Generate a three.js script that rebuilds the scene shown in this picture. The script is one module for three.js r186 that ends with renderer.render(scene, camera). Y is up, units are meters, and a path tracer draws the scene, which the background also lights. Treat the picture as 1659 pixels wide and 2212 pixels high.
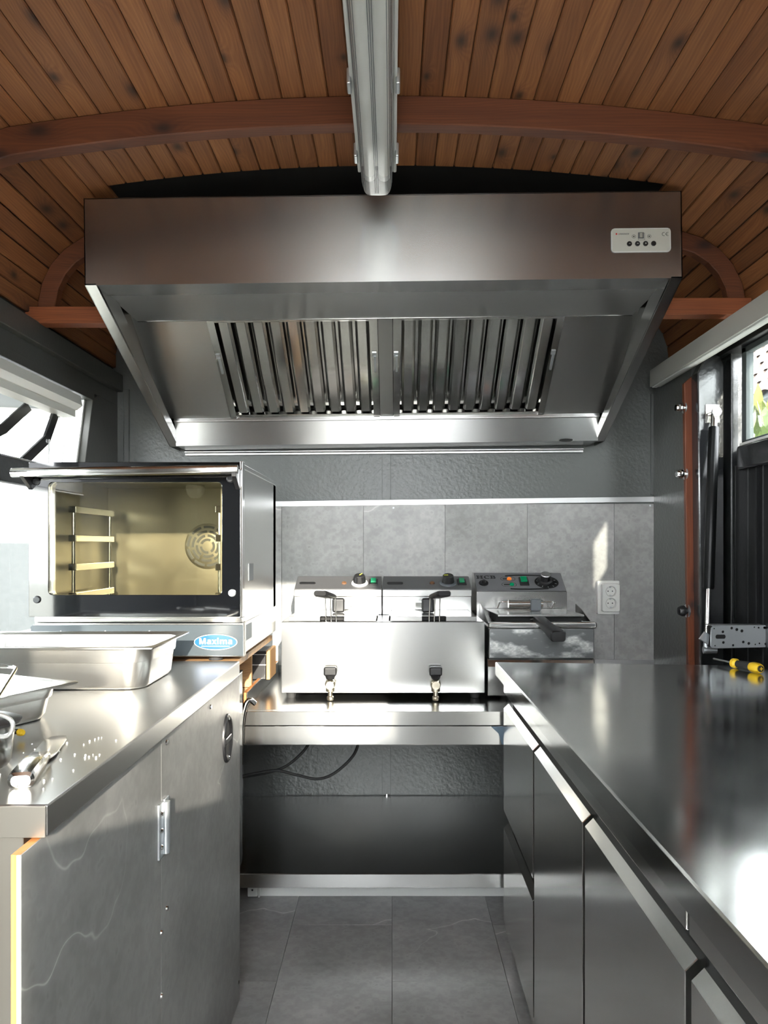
import * as THREE from 'three';
import { RoundedBoxGeometry } from 'three/addons/geometries/RoundedBoxGeometry.js';
import { mergeGeometries, toCreasedNormals } from 'three/addons/utils/BufferGeometryUtils.js';
import { FontLoader } from 'three/addons/loaders/FontLoader.js';
import { TextGeometry } from 'three/addons/geometries/TextGeometry.js';

// ---------------------------------------------------------------- camera, sky, sun, exposure
// The camera stands at x = 0, z = 0, 1.30 m above the floor and looks level along -z; "d" below is the distance into the wagon (z = -d).
const scene = new THREE.Scene();
const camera = new THREE.PerspectiveCamera(67.29, 1659 / 2212, 0.05, 100);
camera.position.set(0, 1.3, 0);
camera.lookAt(0, 1.3, -1);
camera.setViewOffset(1659, 2212, -17.5, -75, 1659, 2212);
scene.add(camera);
const renderer = new THREE.WebGLRenderer({ antialias: true });
renderer.toneMapping = THREE.LinearToneMapping;
renderer.toneMappingExposure = 5.2;
renderer.shadowMap.enabled = true;
scene.background = new THREE.Color().setRGB(0.93, 0.97, 1.0);
scene.backgroundIntensity = 5.6;
const sun = new THREE.DirectionalLight(new THREE.Color().setRGB(1.0, 0.93, 0.80), 3.3);
sun.position.set(0.17 * 12, 1.2 + 0.274 * 12, -2.4 + 12);
sun.target.position.set(0, 1.2, -2.4);
sun.castShadow = true;
sun.shadow.mapSize.set(2048, 2048);
Object.assign(sun.shadow.camera, { left: -5, right: 5, top: 5, bottom: -5, near: 0.5, far: 40 });
scene.add(sun, sun.target);

// ---------------------------------------------------------------- helpers
function rng(seed) { let s = seed >>> 0; return () => { s = (s + 0x6D2B79F5) >>> 0; let t = Math.imul(s ^ (s >>> 15), 1 | s); t = (t + Math.imul(t ^ (t >>> 7), 61 | t)) ^ t; return ((t ^ (t >>> 14)) >>> 0) / 4294967296; }; }
const rand = rng(20240611);
const used = new Map();
function numbered(n) { const k = used.get(n) ?? 0; used.set(n, k + 1); return k ? `${n}_${String(k).padStart(3, '0')}` : n; }
const V = (x, y, d) => new THREE.Vector3(x, y, -d);

function boxUV(g) {
  const p = g.attributes.position, n = g.attributes.normal, uv = new Float32Array(p.count * 2);
  for (let i = 0; i < p.count; i++) {
    const ax = Math.abs(n.getX(i)), ay = Math.abs(n.getY(i)), az = Math.abs(n.getZ(i));
    if (ax >= ay && ax >= az) { uv[2 * i] = -p.getZ(i); uv[2 * i + 1] = p.getY(i); }
    else if (ay >= az) { uv[2 * i] = p.getX(i); uv[2 * i + 1] = -p.getZ(i); }
    else { uv[2 * i] = p.getX(i); uv[2 * i + 1] = p.getY(i); }
  }
  g.setAttribute('uv', new THREE.BufferAttribute(uv, 2));
  return g;
}
function flat(g) { const o = g.index ? g.toNonIndexed() : g; for (const k of Object.keys(o.attributes)) if (!['position', 'normal', 'uv'].includes(k)) o.deleteAttribute(k); o.userData = { ...g.userData }; return o; }
// box between two corners (x, y, d) with a small rounded edge
function bx(x0, x1, y0, y1, d0, d1, r = 0.002) {
  const w = Math.abs(x1 - x0), h = Math.abs(y1 - y0), t = Math.abs(d1 - d0);
  r = Math.min(r, w / 2.2, h / 2.2, t / 2.2);
  const g = r > 0.0003 ? new RoundedBoxGeometry(w, h, t, 1, r) : new THREE.BoxGeometry(w, h, t);
  g.translate((x0 + x1) / 2, (y0 + y1) / 2, -(d0 + d1) / 2);
  return flat(g);
}
// prism of a 2-D outline: axis 'z' outline (x, y); axis 'x' outline (d, y); axis 'y' outline (x, d)
function prism(pts, axis, a0, a1, bevel = 0, holes = []) {
  const sh = new THREE.Shape(pts.map(([a, b]) => new THREE.Vector2(a, b)));
  for (const h of holes) sh.holes.push(new THREE.Path(h.map(([a, b]) => new THREE.Vector2(a, b))));
  const g = new THREE.ExtrudeGeometry(sh, { depth: a1 - a0 - 2 * bevel, bevelEnabled: bevel > 0, bevelSize: bevel, bevelThickness: bevel, bevelOffset: -bevel, bevelSegments: 1, curveSegments: 8 });
  g.translate(0, 0, bevel);
  const m = new THREE.Matrix4();
  if (axis === 'z') m.set(1, 0, 0, 0, 0, 1, 0, 0, 0, 0, 1, -a1, 0, 0, 0, 1);
  else if (axis === 'x') m.set(0, 0, 1, a0, 0, 1, 0, 0, -1, 0, 0, 0, 0, 0, 0, 1);
  else m.set(1, 0, 0, 0, 0, 0, 1, a0, 0, -1, 0, 0, 0, 0, 0, 1);
  g.applyMatrix4(m);
  return flat(g);
}
function rrect(x0, x1, y0, y1, r, n = 5) {
  const o = [];
  for (const [cx, cy, a] of [[x1 - r, y0 + r, -90], [x1 - r, y1 - r, 0], [x0 + r, y1 - r, 90], [x0 + r, y0 + r, 180]])
    for (let i = 0; i <= n; i++) { const t = (a + 90 * i / n) * Math.PI / 180; o.push([cx + r * Math.cos(t), cy + r * Math.sin(t)]); }
  return o;
}
function circ(cx, cy, r, n = 20, ry = r) { const o = []; for (let i = 0; i < n; i++) { const t = 2 * Math.PI * i / n; o.push([cx + r * Math.cos(t), cy + ry * Math.sin(t)]); } return o; }
function align(g, p0, p1) {   // y axis of g from p0 towards p1
  const q = new THREE.Quaternion().setFromUnitVectors(new THREE.Vector3(0, 1, 0), p1.clone().sub(p0).normalize());
  g.applyQuaternion(q); g.translate(p0.x, p0.y, p0.z); return g;
}
function cyl(p0, p1, r0, r1 = r0, seg = 20) { const L = p0.distanceTo(p1), g = new THREE.CylinderGeometry(r1, r0, L, seg); g.translate(0, L / 2, 0); return flat(align(g, p0, p1)); }
// lathe profile [[radius, along]...] turned about the line p0 -> p1
function turn(prof, p0, p1, seg = 24) { const g = new THREE.LatheGeometry(prof.map(([a, b]) => new THREE.Vector2(Math.max(a, 1e-5), b)), seg); return flat(align(toCreasedNormals(g, 0.6), p0, p1)); }
function tube(pts, r, seg = 40, rad = 8, tension = 0.5) { return flat(new THREE.TubeGeometry(new THREE.CatmullRomCurve3(pts, false, 'catmullrom', tension), seg, r, rad)); }
function ball(p, r, w = 14, h = 10) { const g = new THREE.SphereGeometry(r, w, h); g.translate(p.x, p.y, p.z); return flat(g); }
// bent sheet: a rod path with rounded corners
function rod(pts, r, bend = 0.012, rad = 8) {
  const out = [];
  pts.forEach((p, i) => {
    if (i === 0 || i === pts.length - 1) { out.push(p); return; }
    const a = pts[i - 1].clone().sub(p), b = pts[i + 1].clone().sub(p), k = Math.min(bend, a.length() / 2.1, b.length() / 2.1);
    const pa = p.clone().addScaledVector(a.normalize(), k), pb = p.clone().addScaledVector(b.normalize(), k);
    for (let t = 0; t <= 4; t++) { const u = t / 4; out.push(pa.clone().multiplyScalar((1 - u) ** 2).addScaledVector(p, 2 * u * (1 - u)).addScaledVector(pb, u * u)); }
  });
  const path = new THREE.CurvePath(); for (let i = 1; i < out.length; i++) path.add(new THREE.LineCurve3(out[i - 1], out[i]));
  const g = new THREE.TubeGeometry({ getPointAt: (u) => path.getPointAt(u), getPoint: (u) => path.getPoint(u), getTangentAt: (u) => path.getTangentAt(Math.min(u, 0.9999)), getTangent: (u) => path.getTangent(u), computeFrenetFrames: (n, c) => THREE.Curve.prototype.computeFrenetFrames.call({ getTangentAt: (u) => path.getTangentAt(Math.min(Math.max(u, 0.0001), 0.9999)) }, n, c) }, Math.max(12, out.length * 3), r, rad, false);
  return flat(g);
}
// surface through closed rings of equal length
function loft(rings, cap0 = true, cap1 = true, crease = 0.5) {
  const n = rings[0].length, pos = [];
  const tri = (a, b, c) => pos.push(a.x, a.y, a.z, b.x, b.y, b.z, c.x, c.y, c.z);
  for (let k = 0; k + 1 < rings.length; k++) for (let i = 0; i < n; i++) { const j = (i + 1) % n, a = rings[k][i], b = rings[k][j], c = rings[k + 1][j], e = rings[k + 1][i]; tri(a, b, c); tri(a, c, e); }
  const cap = (r, flip) => { const c = new THREE.Vector3(); r.forEach((p) => c.add(p)); c.divideScalar(n); for (let i = 0; i < n; i++) { const j = (i + 1) % n; flip ? tri(c, r[j], r[i]) : tri(c, r[i], r[j]); } };
  if (cap0) cap(rings[0], true); if (cap1) cap(rings.at(-1), false);
  const g = new THREE.BufferGeometry(); g.setAttribute('position', new THREE.Float32BufferAttribute(pos, 3)); g.computeVertexNormals();
  return flat(toCreasedNormals(g, crease));
}
const at = (g, m) => { g.applyMatrix4(m); return g; };
const frameOf = (ox, oy, oz, xAxis, yAxis) => { const X = xAxis.clone().normalize(), Z = X.clone().cross(yAxis).normalize(), Y = Z.clone().cross(X); return new THREE.Matrix4().makeBasis(X, Y, Z).setPosition(ox, oy, oz); };

let base = new THREE.Vector3();
function addMesh(name, geos, mat, parent, label, keep) {
  geos = (Array.isArray(geos) ? geos : [geos]).map((g) => flat(g));
  geos.forEach((g) => { if (!g.attributes.normal) g.computeVertexNormals(); if (!keep) boxUV(g); });
  const g = geos.length > 1 ? mergeGeometries(geos) : geos[0];
  g.translate(-base.x, -base.y, -base.z);
  const m = new THREE.Mesh(g, mat); m.name = name; m.castShadow = m.receiveShadow = true;
  if (label) m.userData.label = label;
  parent.add(m); return m;
}
// a thing: group at its base; part() adds children whose geometry is given in world axes
function thing(name, label, category, [x, y, d], extra = {}) {
  const g = new THREE.Group(); g.name = numbered(name); g.position.set(x, y, -d); g.userData = { label, category, ...extra }; scene.add(g); base.copy(g.position); return g;
}
const part = (name, geos, mat, parent, label) => addMesh(name, geos, mat, parent, label);
const printed = (name, geos, mat, parent, label) => addMesh(name, geos, mat, parent, label, true);
function single(name, label, category, geos, mat, extra = {}) { base.set(0, 0, 0); const m = addMesh(numbered(name), geos, mat, scene); m.userData = { label, category, ...extra }; return m; }
const structure = { kind: 'structure' };

// ---------------------------------------------------------------- computed textures
const P = new Uint16Array(512); { const r = rng(7), a = [...Array(256).keys()]; for (let i = 255; i > 0; i--) { const j = Math.floor(r() * (i + 1)); [a[i], a[j]] = [a[j], a[i]]; } for (let i = 0; i < 512; i++) P[i] = a[i & 255]; }
function noise(x, y, px, py, seed = 0) {   // value noise that repeats after px, py cells
  const xi = Math.floor(x), yi = Math.floor(y), fx = x - xi, fy = y - yi, u = fx * fx * (3 - 2 * fx), v = fy * fy * (3 - 2 * fy);
  const w = (a, p) => ((a % p) + p) % p, h = (a, b) => P[(P[(w(a, px) + seed) & 255] + w(b, py)) & 511] / 255;
  const a = h(xi, yi), b = h(xi + 1, yi), c = h(xi, yi + 1), e = h(xi + 1, yi + 1);
  return a + (b - a) * u + (c - a) * v + (a - b - c + e) * u * v;
}
function fbm(x, y, px, py, oct, seed = 0) { let s = 0, a = 0.5, t = 0; for (let i = 0; i < oct; i++) { s += a * noise(x, y, px, py, seed + i * 17); t += a; x *= 2; y *= 2; px *= 2; py *= 2; a *= 0.5; } return s / t; }
function texture(w, h, fn, srgb, rx = 1, ry = 1) {
  const data = new Uint8Array(w * h * 4);
  for (let j = 0; j < h; j++) for (let i = 0; i < w; i++) { const c = fn(i / w, j / h), k = 4 * (j * w + i); for (let q = 0; q < 3; q++) data[k + q] = Math.max(0, Math.min(255, c[q])); data[k + 3] = 255; }
  const t = new THREE.DataTexture(data, w, h, THREE.RGBAFormat); t.wrapS = t.wrapT = THREE.RepeatWrapping; t.magFilter = THREE.LinearFilter; t.minFilter = THREE.LinearMipmapLinearFilter; t.generateMipmaps = true;
  if (srgb) t.colorSpace = THREE.SRGBColorSpace; t.repeat.set(rx, ry); t.needsUpdate = true; return t;
}
const grey = (v) => [v, v, v];
const mixc = (a, b, t) => a.map((v, i) => v + (b[i] - v) * t);
const knots = []; { const r = rng(31); for (let i = 0; i < 15; i++) knots.push([r(), r(), 0.010 + 0.012 * r(), r()]); }
// stained softwood; u runs 2 m along the grain, v 0.5 m across
const woodTex = texture(2048, 512, (u, v) => {
  let bend = 0, knot = 0, halo = 0;
  for (const [ku, kv, kr] of knots) {
    let du = u - ku; du -= Math.round(du); let dv = v - kv; dv -= Math.round(dv);
    const x = du * 2, y = dv * 0.5, q = Math.hypot(x / 1.9, y) / kr;
    bend += Math.exp(-q * q * 0.35) * 1.3; knot = Math.max(knot, Math.exp(-q * q * 2.6)); halo = Math.max(halo, Math.exp(-q * q * 0.5));
  }
  const g1 = fbm(u * 5, v * 34 + bend, 5, 34, 3, 3), ring = 0.5 + 0.5 * Math.sin((v * 60 + fbm(u * 4, v * 6, 4, 6, 3, 9) * 7 + bend * 3) * 2 * Math.PI), fine = fbm(u * 24, v * 220, 24, 220, 2, 21), blot = fbm(u * 7, v * 6, 7, 6, 4, 40);
  let c = mixc([100, 58, 34], [158, 102, 60], 0.18 * ring + 0.42 * g1 + 0.4 * blot);
  c = mixc(c, [74, 40, 24], 0.35 * fine * fine); c = mixc(c, [66, 38, 26], 0.45 * halo * (0.6 + 0.6 * fine)); return mixc(c, [40, 24, 18], 0.8 * knot);
}, true, 0.5, 2);
// stone print on laminate and vinyl; 1.2 m square
const stoneTex = texture(1024, 1024, (u, v) => {
  const a = fbm(u * 5, v * 5, 5, 5, 5, 2), b = fbm(u * 64, v * 64, 64, 64, 3, 50), wx = fbm(u * 4, v * 4, 4, 4, 4, 80) * 1.6, wy = fbm(u * 4, v * 4, 4, 4, 4, 90) * 1.6;
  const vein = Math.abs(fbm(u * 3 + wx, v * 3 + wy, 3, 3, 3, 120) - 0.5), mask = Math.max(0, fbm(u * 3, v * 3, 3, 3, 2, 150) - 0.5) * 4;
  const thin = Math.exp(-((vein / 0.006) ** 2)) * Math.min(1, mask), broad = Math.exp(-((vein / 0.035) ** 2)) * Math.min(1, mask);
  const pit = b > 0.70 ? (b - 0.70) * 2.2 : 0, pale = b < 0.28 ? (0.28 - b) * 1.6 : 0;
  const s = 150 + (a - 0.5) * 62 + (b - 0.5) * 34 - pit * 55 + pale * 45 + thin * 62 + broad * 15; return [s * 1.005, s, s * 0.985];
}, true, 1 / 1.2, 1 / 1.2);
const peelTex = texture(512, 512, (u, v) => grey(255 * fbm(u * 42, v * 42, 42, 42, 3, 5)), false, 2.2, 2.2);
const softTex = texture(512, 512, (u, v) => grey(255 * Math.max(0.64, Math.min(1, 0.64 + 0.6 * (fbm(u * 5, v * 5, 5, 5, 5, 60) - 0.25)))), false, 1.1, 1.1);
const streakTex = texture(1024, 512, (u, v) => grey(255 * (0.8 + 0.10 * (fbm(u * 5, v * 200, 5, 200, 3, 8) - 0.5))), false, 1.6, 2.5);
const warpTex = (() => { const n = 256, a = new Float32Array(n * n * 4); for (let j = 0; j < n; j++) for (let i = 0; i < n; i++) { const h = fbm(i / n * 4, j / n * 3, 4, 3, 2, 77); a.set([h, h, h, 1], 4 * (j * n + i)); }
  const t = new THREE.DataTexture(a, n, n, THREE.RGBAFormat, THREE.FloatType); t.wrapS = t.wrapT = THREE.RepeatWrapping; t.magFilter = THREE.LinearFilter; t.repeat.set(0.8, 0.8); t.needsUpdate = true; return t; })();
const grimeTex = texture(512, 512, (u, v) => { const a = fbm(u * 5, v * 9, 5, 9, 5, 33), b = fbm(u * 40, v * 60, 40, 60, 2, 12); const t = Math.max(0, Math.min(1, (a - 0.46) * 5)) * (0.5 + 0.7 * b); return mixc([104, 106, 106], [196, 197, 194], t); }, true, 3, 3);

// ---------------------------------------------------------------- materials
const S = (o) => new THREE.MeshStandardMaterial(o), Ph = (o) => new THREE.MeshPhysicalMaterial(o);
const lin = (r, g, b) => new THREE.Color().setRGB(r, g, b);
const M = {};
M.planks = [[1.22, 1.33, 1.38], [1.06, 1.10, 1.12], [1.36, 1.48, 1.52], [1.15, 1.22, 1.22], [1.27, 1.32, 1.28]].map(([r, g, b]) => S({ map: woodTex, color: lin(r, g, b), roughness: 0.62, bumpMap: woodTex, bumpScale: 0.0006 }));
M.rib = S({ map: woodTex, color: lin(0.62, 0.50, 0.48), roughness: 0.55 });
M.tie = S({ map: woodTex, color: lin(1.1, 0.85, 0.75), roughness: 0.5 });
M.redwood = S({ map: woodTex, color: lin(0.75, 0.50, 0.42), roughness: 0.5 });
M.ply = S({ map: woodTex, color: lin(2.0, 3.2, 4.0), roughness: 0.6 });
M.plyEdge = S({ map: woodTex, color: lin(2.0, 2.2, 1.8), roughness: 0.6 });
M.hood = Ph({ color: lin(0.47, 0.47, 0.46), metalness: 1, roughness: 0.255, anisotropy: 0.75, anisotropyRotation: Math.PI / 2 });
M.hoodPlain = S({ color: lin(0.56, 0.56, 0.55), metalness: 1, roughness: 0.33 });
M.fold = S({ color: lin(0.55, 0.54, 0.50), metalness: 1, roughness: 0.33, bumpMap: warpTex, bumpScale: 0.001 });
M.steel = Ph({ color: lin(0.62, 0.62, 0.605), metalness: 1, roughness: 0.26, anisotropy: 0.4, anisotropyRotation: Math.PI / 2 });
M.steelWorn = S({ color: lin(0.54, 0.54, 0.525), metalness: 1, roughness: 0.215, bumpMap: warpTex, bumpScale: 0.0016 });
M.fryer = Ph({ color: lin(0.45, 0.45, 0.44), metalness: 1, roughness: 0.225, bumpMap: warpTex, bumpScale: 0.0012 });
M.worktop = S({ color: lin(0.68, 0.685, 0.665), metalness: 1, roughness: 0.19, roughnessMap: softTex, bumpMap: warpTex, bumpScale: 0.0012 });
M.worktopLeft = S({ color: lin(0.56, 0.56, 0.545), metalness: 1, roughness: 0.32, bumpMap: warpTex, bumpScale: 0.0012 });
M.doors = S({ color: lin(0.82, 0.815, 0.79), metalness: 1, roughness: 0.16, bumpMap: warpTex, bumpScale: 0.0022 });
M.polish = S({ color: lin(0.68, 0.68, 0.66), metalness: 1, roughness: 0.14 });
M.pan = S({ color: lin(0.64, 0.63, 0.60), metalness: 1, roughness: 0.31, bumpMap: warpTex, bumpScale: 0.001 });
M.alu = S({ color: lin(0.56, 0.56, 0.555), metalness: 1, roughness: 0.38 });
M.aluPaint = S({ color: lin(0.50, 0.50, 0.46), roughness: 0.45, metalness: 0.2 });
M.zinc = S({ color: lin(0.55, 0.58, 0.60), metalness: 0.85, roughness: 0.46, roughnessMap: softTex });
M.brass = S({ color: lin(0.55, 0.50, 0.40), metalness: 1, roughness: 0.3 });
M.grime = S({ map: grimeTex, metalness: 0.75, roughness: 0.42 });
M.fryerPanel = S({ color: lin(0.16, 0.16, 0.165), metalness: 0.6, roughness: 0.42, roughnessMap: streakTex });
M.backPaint = S({ color: lin(0.088, 0.094, 0.089), roughness: 0.36, bumpMap: peelTex, bumpScale: 0.0011 });
M.greenGrey = S({ color: lin(0.050, 0.051, 0.045), roughness: 0.42, bumpMap: peelTex, bumpScale: 0.0004 });
M.boards = Ph({ color: lin(0.006, 0.0065, 0.007), roughness: 0.38, specularIntensity: 0.45, bumpMap: peelTex, bumpScale: 0.0003 });
M.rearPaint = S({ color: lin(0.34, 0.34, 0.32), roughness: 0.6 });
M.gloss = Ph({ color: lin(0.012, 0.013, 0.014), roughness: 0.22, bumpMap: peelTex, bumpScale: 0.0006, clearcoat: 0.6, clearcoatRoughness: 0.12 });
M.blackPlastic = S({ color: lin(0.009, 0.009, 0.010), roughness: 0.42 });
M.rubber = S({ color: lin(0.02, 0.02, 0.02), roughness: 0.7 });
M.dark = S({ color: lin(0.01, 0.01, 0.01), roughness: 0.8 });
M.greyPlastic = S({ color: lin(0.09, 0.10, 0.11), roughness: 0.5 });
M.stoneWall = [1.05, 1.13, 0.98, 1.10].map((k) => S({ map: stoneTex, color: lin(k, k, k), roughness: 0.42 }));
M.stoneFloor = [0.84, 0.90, 0.77, 0.87].map((k) => S({ map: stoneTex, color: lin(k, k, k * 1.02), roughness: 0.40, bumpMap: stoneTex, bumpScale: 0.0003 }));
M.stonePanel = [0.56, 0.58].map((k) => S({ map: stoneTex, color: lin(k, k * 0.99, k * 0.98), roughness: 0.42 }));
M.film = S({ color: lin(0.10, 0.15, 0.20), roughness: 0.4 });
M.whiteEdge = S({ color: lin(0.72, 0.72, 0.69), roughness: 0.5 });
M.whitePlastic = S({ color: lin(0.72, 0.72, 0.69), roughness: 0.35 });
M.whiteRail = S({ color: lin(0.62, 0.63, 0.61), roughness: 0.5 });
M.glass = Ph({ color: lin(0.96, 0.98, 0.97), roughness: 0.02, transmission: 1, thickness: 0, ior: 1.45 });
M.ovenGlass = Ph({ color: lin(0.82, 0.80, 0.72), roughness: 0.03, transmission: 1, thickness: 0, ior: 1.5 });
M.lens = Ph({ color: lin(0.95, 0.96, 0.95), roughness: 0.1, transmission: 0.75, thickness: 0, ior: 1.45 });
M.ovenBlack = Ph({ color: lin(0.003, 0.0035, 0.0045), roughness: 0.06, clearcoat: 1, clearcoatRoughness: 0.04 });
M.ovenPanel = S({ color: lin(0.045, 0.055, 0.062), roughness: 0.22 });
M.ovenInside = S({ color: lin(0.33, 0.317, 0.265), metalness: 1, roughness: 0.46, roughnessMap: softTex });
M.orange = S({ color: lin(0.85, 0.22, 0.02), roughness: 0.3 });
M.green = S({ color: lin(0.0, 0.22, 0.09), roughness: 0.25 });
M.amber = S({ color: lin(0.12, 0.06, 0.03), roughness: 0.2 });
M.yellow = S({ color: lin(0.80, 0.52, 0.02), roughness: 0.45 });
M.limeMark = S({ color: lin(0.75, 0.75, 0.08), roughness: 0.5 });
M.plaster = S({ color: lin(0.085, 0.082, 0.066), roughness: 0.9 });
M.paleGrey = S({ color: lin(0.20, 0.22, 0.23), roughness: 0.8 });
M.yard = S({ color: lin(0.038, 0.0395, 0.0395), roughness: 0.85 });
M.ground = S({ color: lin(0.32, 0.31, 0.28), roughness: 0.95 });
M.roofTiles = [[0.066, 0.044, 0.034], [0.08, 0.053, 0.041], [0.055, 0.037, 0.029]].map((c) => S({ color: lin(...c), roughness: 0.85 }));
M.slate = S({ color: lin(0.045, 0.055, 0.058), roughness: 0.8 });
M.leaf = [[0.09, 0.11, 0.018], [0.12, 0.13, 0.02], [0.06, 0.09, 0.017]].map((c) => Ph({ color: lin(...c), roughness: 0.9, transmission: 0.35, thickness: 0 }));
M.twig = S({ color: lin(0.10, 0.07, 0.04), roughness: 0.9 });
function canvasMat(w, h, draw, o = {}) {
  const c = document.createElement('canvas'); c.width = w; c.height = h; const x = c.getContext('2d'); draw(x, w, h);
  const t = new THREE.CanvasTexture(c); t.colorSpace = THREE.SRGBColorSpace; return S({ map: t, roughness: 0.4, ...o });
}
// flat printed rectangle facing the camera: centre x, y, at distance d
function card(x0, x1, y0, y1, d) { const g = new THREE.PlaneGeometry(x1 - x0, y1 - y0); g.translate((x0 + x1) / 2, (y0 + y1) / 2, -d); return flat(g); }
const font = await new FontLoader().loadAsync('fonts/droid/droid_serif_bold.typeface.json');

// ================================================================= THE WAGON
const DB = 3.42, WX = 1.22;    // back wall distance, half width
// roof outline: flat arch with tight corners, walked by arc length from the crown
const R1 = 6.2, C0 = 2.474, A1 = Math.asin(1.0 / R1), r2 = 0.27;
const kx = 1.0 - r2 * Math.sin(A1), ky = C0 - R1 + R1 * Math.cos(A1) - r2 * Math.cos(A1);
const L1 = R1 * A1, L2 = r2 * (Math.PI / 2 - A1), L3 = ky - 2.05;
function arch(s) {   // s >= 0 to the right: x, y, angle of the inward normal from vertical
  const q = Math.abs(s), sg = Math.sign(s) || 1; let x, y, a;
  if (q <= L1) { a = q / R1; x = R1 * Math.sin(a); y = C0 - R1 + R1 * Math.cos(a); }
  else if (q <= L1 + L2) { a = A1 + (q - L1) / r2; x = kx + r2 * Math.sin(a); y = ky + r2 * Math.cos(a); }
  else { a = Math.PI / 2; x = kx + r2; y = ky - (q - L1 - L2); }
  return [sg * x, y, sg * a];
}
{ // ceiling of tongue-and-groove boards
  const c = thing('ceiling', 'brown stained wooden board ceiling bent into an arch', 'ceiling', [0, C0, 1.5], structure);
  const w = 0.0596, total = L1 + L2 + L3, n = Math.floor(total / w);
  for (let i = -n; i < n; i++) {
    const s = (i + 0.5) * w + 0.012, [x, y, a] = arch(s), hw = w / 2 - 0.0008, t = 0.014, ch = 0.0032;
    const prof = [[-hw, 0.006], [-hw, ch * 1.2], [-hw + ch, 0], [hw - ch, 0], [hw, ch * 1.2], [hw, 0.006], [hw, t], [-hw, t]];
    const d0 = -0.52, d1 = x > -0.87 && x < 0.83 ? 2.37 : DB - 0.004, g = prism(prof, 'z', d0, d1);
    const uv = g.attributes.uv, p = g.attributes.position, ou = rand() * 2, ov = rand();
    for (let k = 0; k < p.count; k++) uv.setXY(k, -p.getZ(k) + ou, p.getX(k) + p.getY(k) + ov);
    const m = new THREE.Matrix4().makeRotationZ(-a).setPosition(x, y, 0); g.applyMatrix4(m);
    printed('plank', g, M.planks[Math.floor(rand() * 5)], c);
  }
  const shell = []; for (let k = -30; k <= 30; k++) { const [x, y, a] = arch(k / 30 * total); shell.push([x + Math.sin(a) * 0.045, y + Math.cos(a) * 0.045]); }
  const inner = []; for (let k = 30; k >= -30; k--) { const [x, y, a] = arch(k / 30 * total); inner.push([x + Math.sin(a) * 0.016, y + Math.cos(a) * 0.016]); }
  part('roof_deck', prism([...shell.reverse(), ...inner.reverse()], 'z', -0.6, DB + 0.08), M.dark, c, 'dark roof deck above the boards');
}
function ribGeo(d0, d1, s0, s1, depth) {
  const o = [], q = []; const n = 40;
  for (let k = 0; k <= n; k++) { const [x, y, a] = arch(s0 + (s1 - s0) * k / n); o.push([x, y]); q.push([x - Math.sin(a) * depth, y - Math.cos(a) * depth]); }
  const g = prism([...q, ...o.reverse()], 'z', d0, d1, 0.003);
  return g;
}
function woodUV(g, along) { const p = g.attributes.position, n = g.attributes.normal, uv = g.attributes.uv; for (let i = 0; i < p.count; i++) { const x = p.getX(i), y = p.getY(i), z = p.getZ(i); if (along === 'x') uv.setXY(i, x + 0.37, y + z * 0.7); else if (along === 'y') uv.setXY(i, y, x + z); else uv.setXY(i, z, x + y); } return g; }
const full = L1 + L2 + L3 - 0.02;
base.set(0, 0, 0);
{
  const rib1 = addMesh('trim_1', woodUV(ribGeo(2.0, 2.045, -full, full, 0.075), 'x'), M.rib, scene, null, true); rib1.userData = { label: 'dark red-brown arched roof rib crossing in front of the extractor hood', category: 'roof rib', ...structure };
  const rib2 = addMesh('trim_2', woodUV(ribGeo(2.66, 2.70, -full, full, 0.06), 'x'), M.rib, scene, null, true); rib2.userData = { label: 'arched roof rib half hidden behind the extractor hood', category: 'roof rib', ...structure };
  const tie1 = addMesh('trim_3', woodUV(bx(-1.262, -0.972, 2.055, 2.112, 2.60, 2.655), 'x'), M.tie, scene, null, true); tie1.userData = { label: 'orange-brown wooden tie beam left of the extractor hood', category: 'beam', ...structure };
  const tie2 = addMesh('trim_4', woodUV(bx(0.918, 1.215, 2.085, 2.142, 2.60, 2.655), 'x'), M.tie, scene, null, true); tie2.userData = { label: 'orange-brown wooden tie beam right of the extractor hood', category: 'beam', ...structure };
}
{ // floor of stone-look tiles
  const f = thing('floor', 'dark grey stone-look tile floor with pale veins', 'floor', [0, 0, 1.5], structure);
  part('subfloor', bx(-1.32, 1.32, -0.08, -0.0045, -0.6, DB + 0.08, 0), M.dark, f);
  let col = 0;
  for (let x = -1.38; x < 1.3; x += 0.345, col++) for (let d = -1.1 + (col % 2 ? 0.345 : 0) - 0.05; d < DB; d += 0.69) {
    const x0 = Math.max(x, -WX), x1 = Math.min(x + 0.345, WX), d0 = Math.max(d, -0.5), d1 = Math.min(d + 0.69, DB);
    if (x1 - x0 < 0.02 || d1 - d0 < 0.02) continue;
    const g = bx(x0 + 0.0005, x1 - 0.0005, -0.0045, 0, d0 + 0.0005, d1 - 0.0005, 0.0007);
    boxUV(g); const uv = g.attributes.uv, ou = rand(), ov = rand(); for (let k = 0; k < uv.count; k++) uv.setXY(k, uv.getX(k) + ou, uv.getY(k) + ov);
    printed('tile', g, M.stoneFloor[Math.floor(rand() * 4)], f);
  }
}
const ROLL = 0.0125;   // the back wall fittings hang slightly off level
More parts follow.
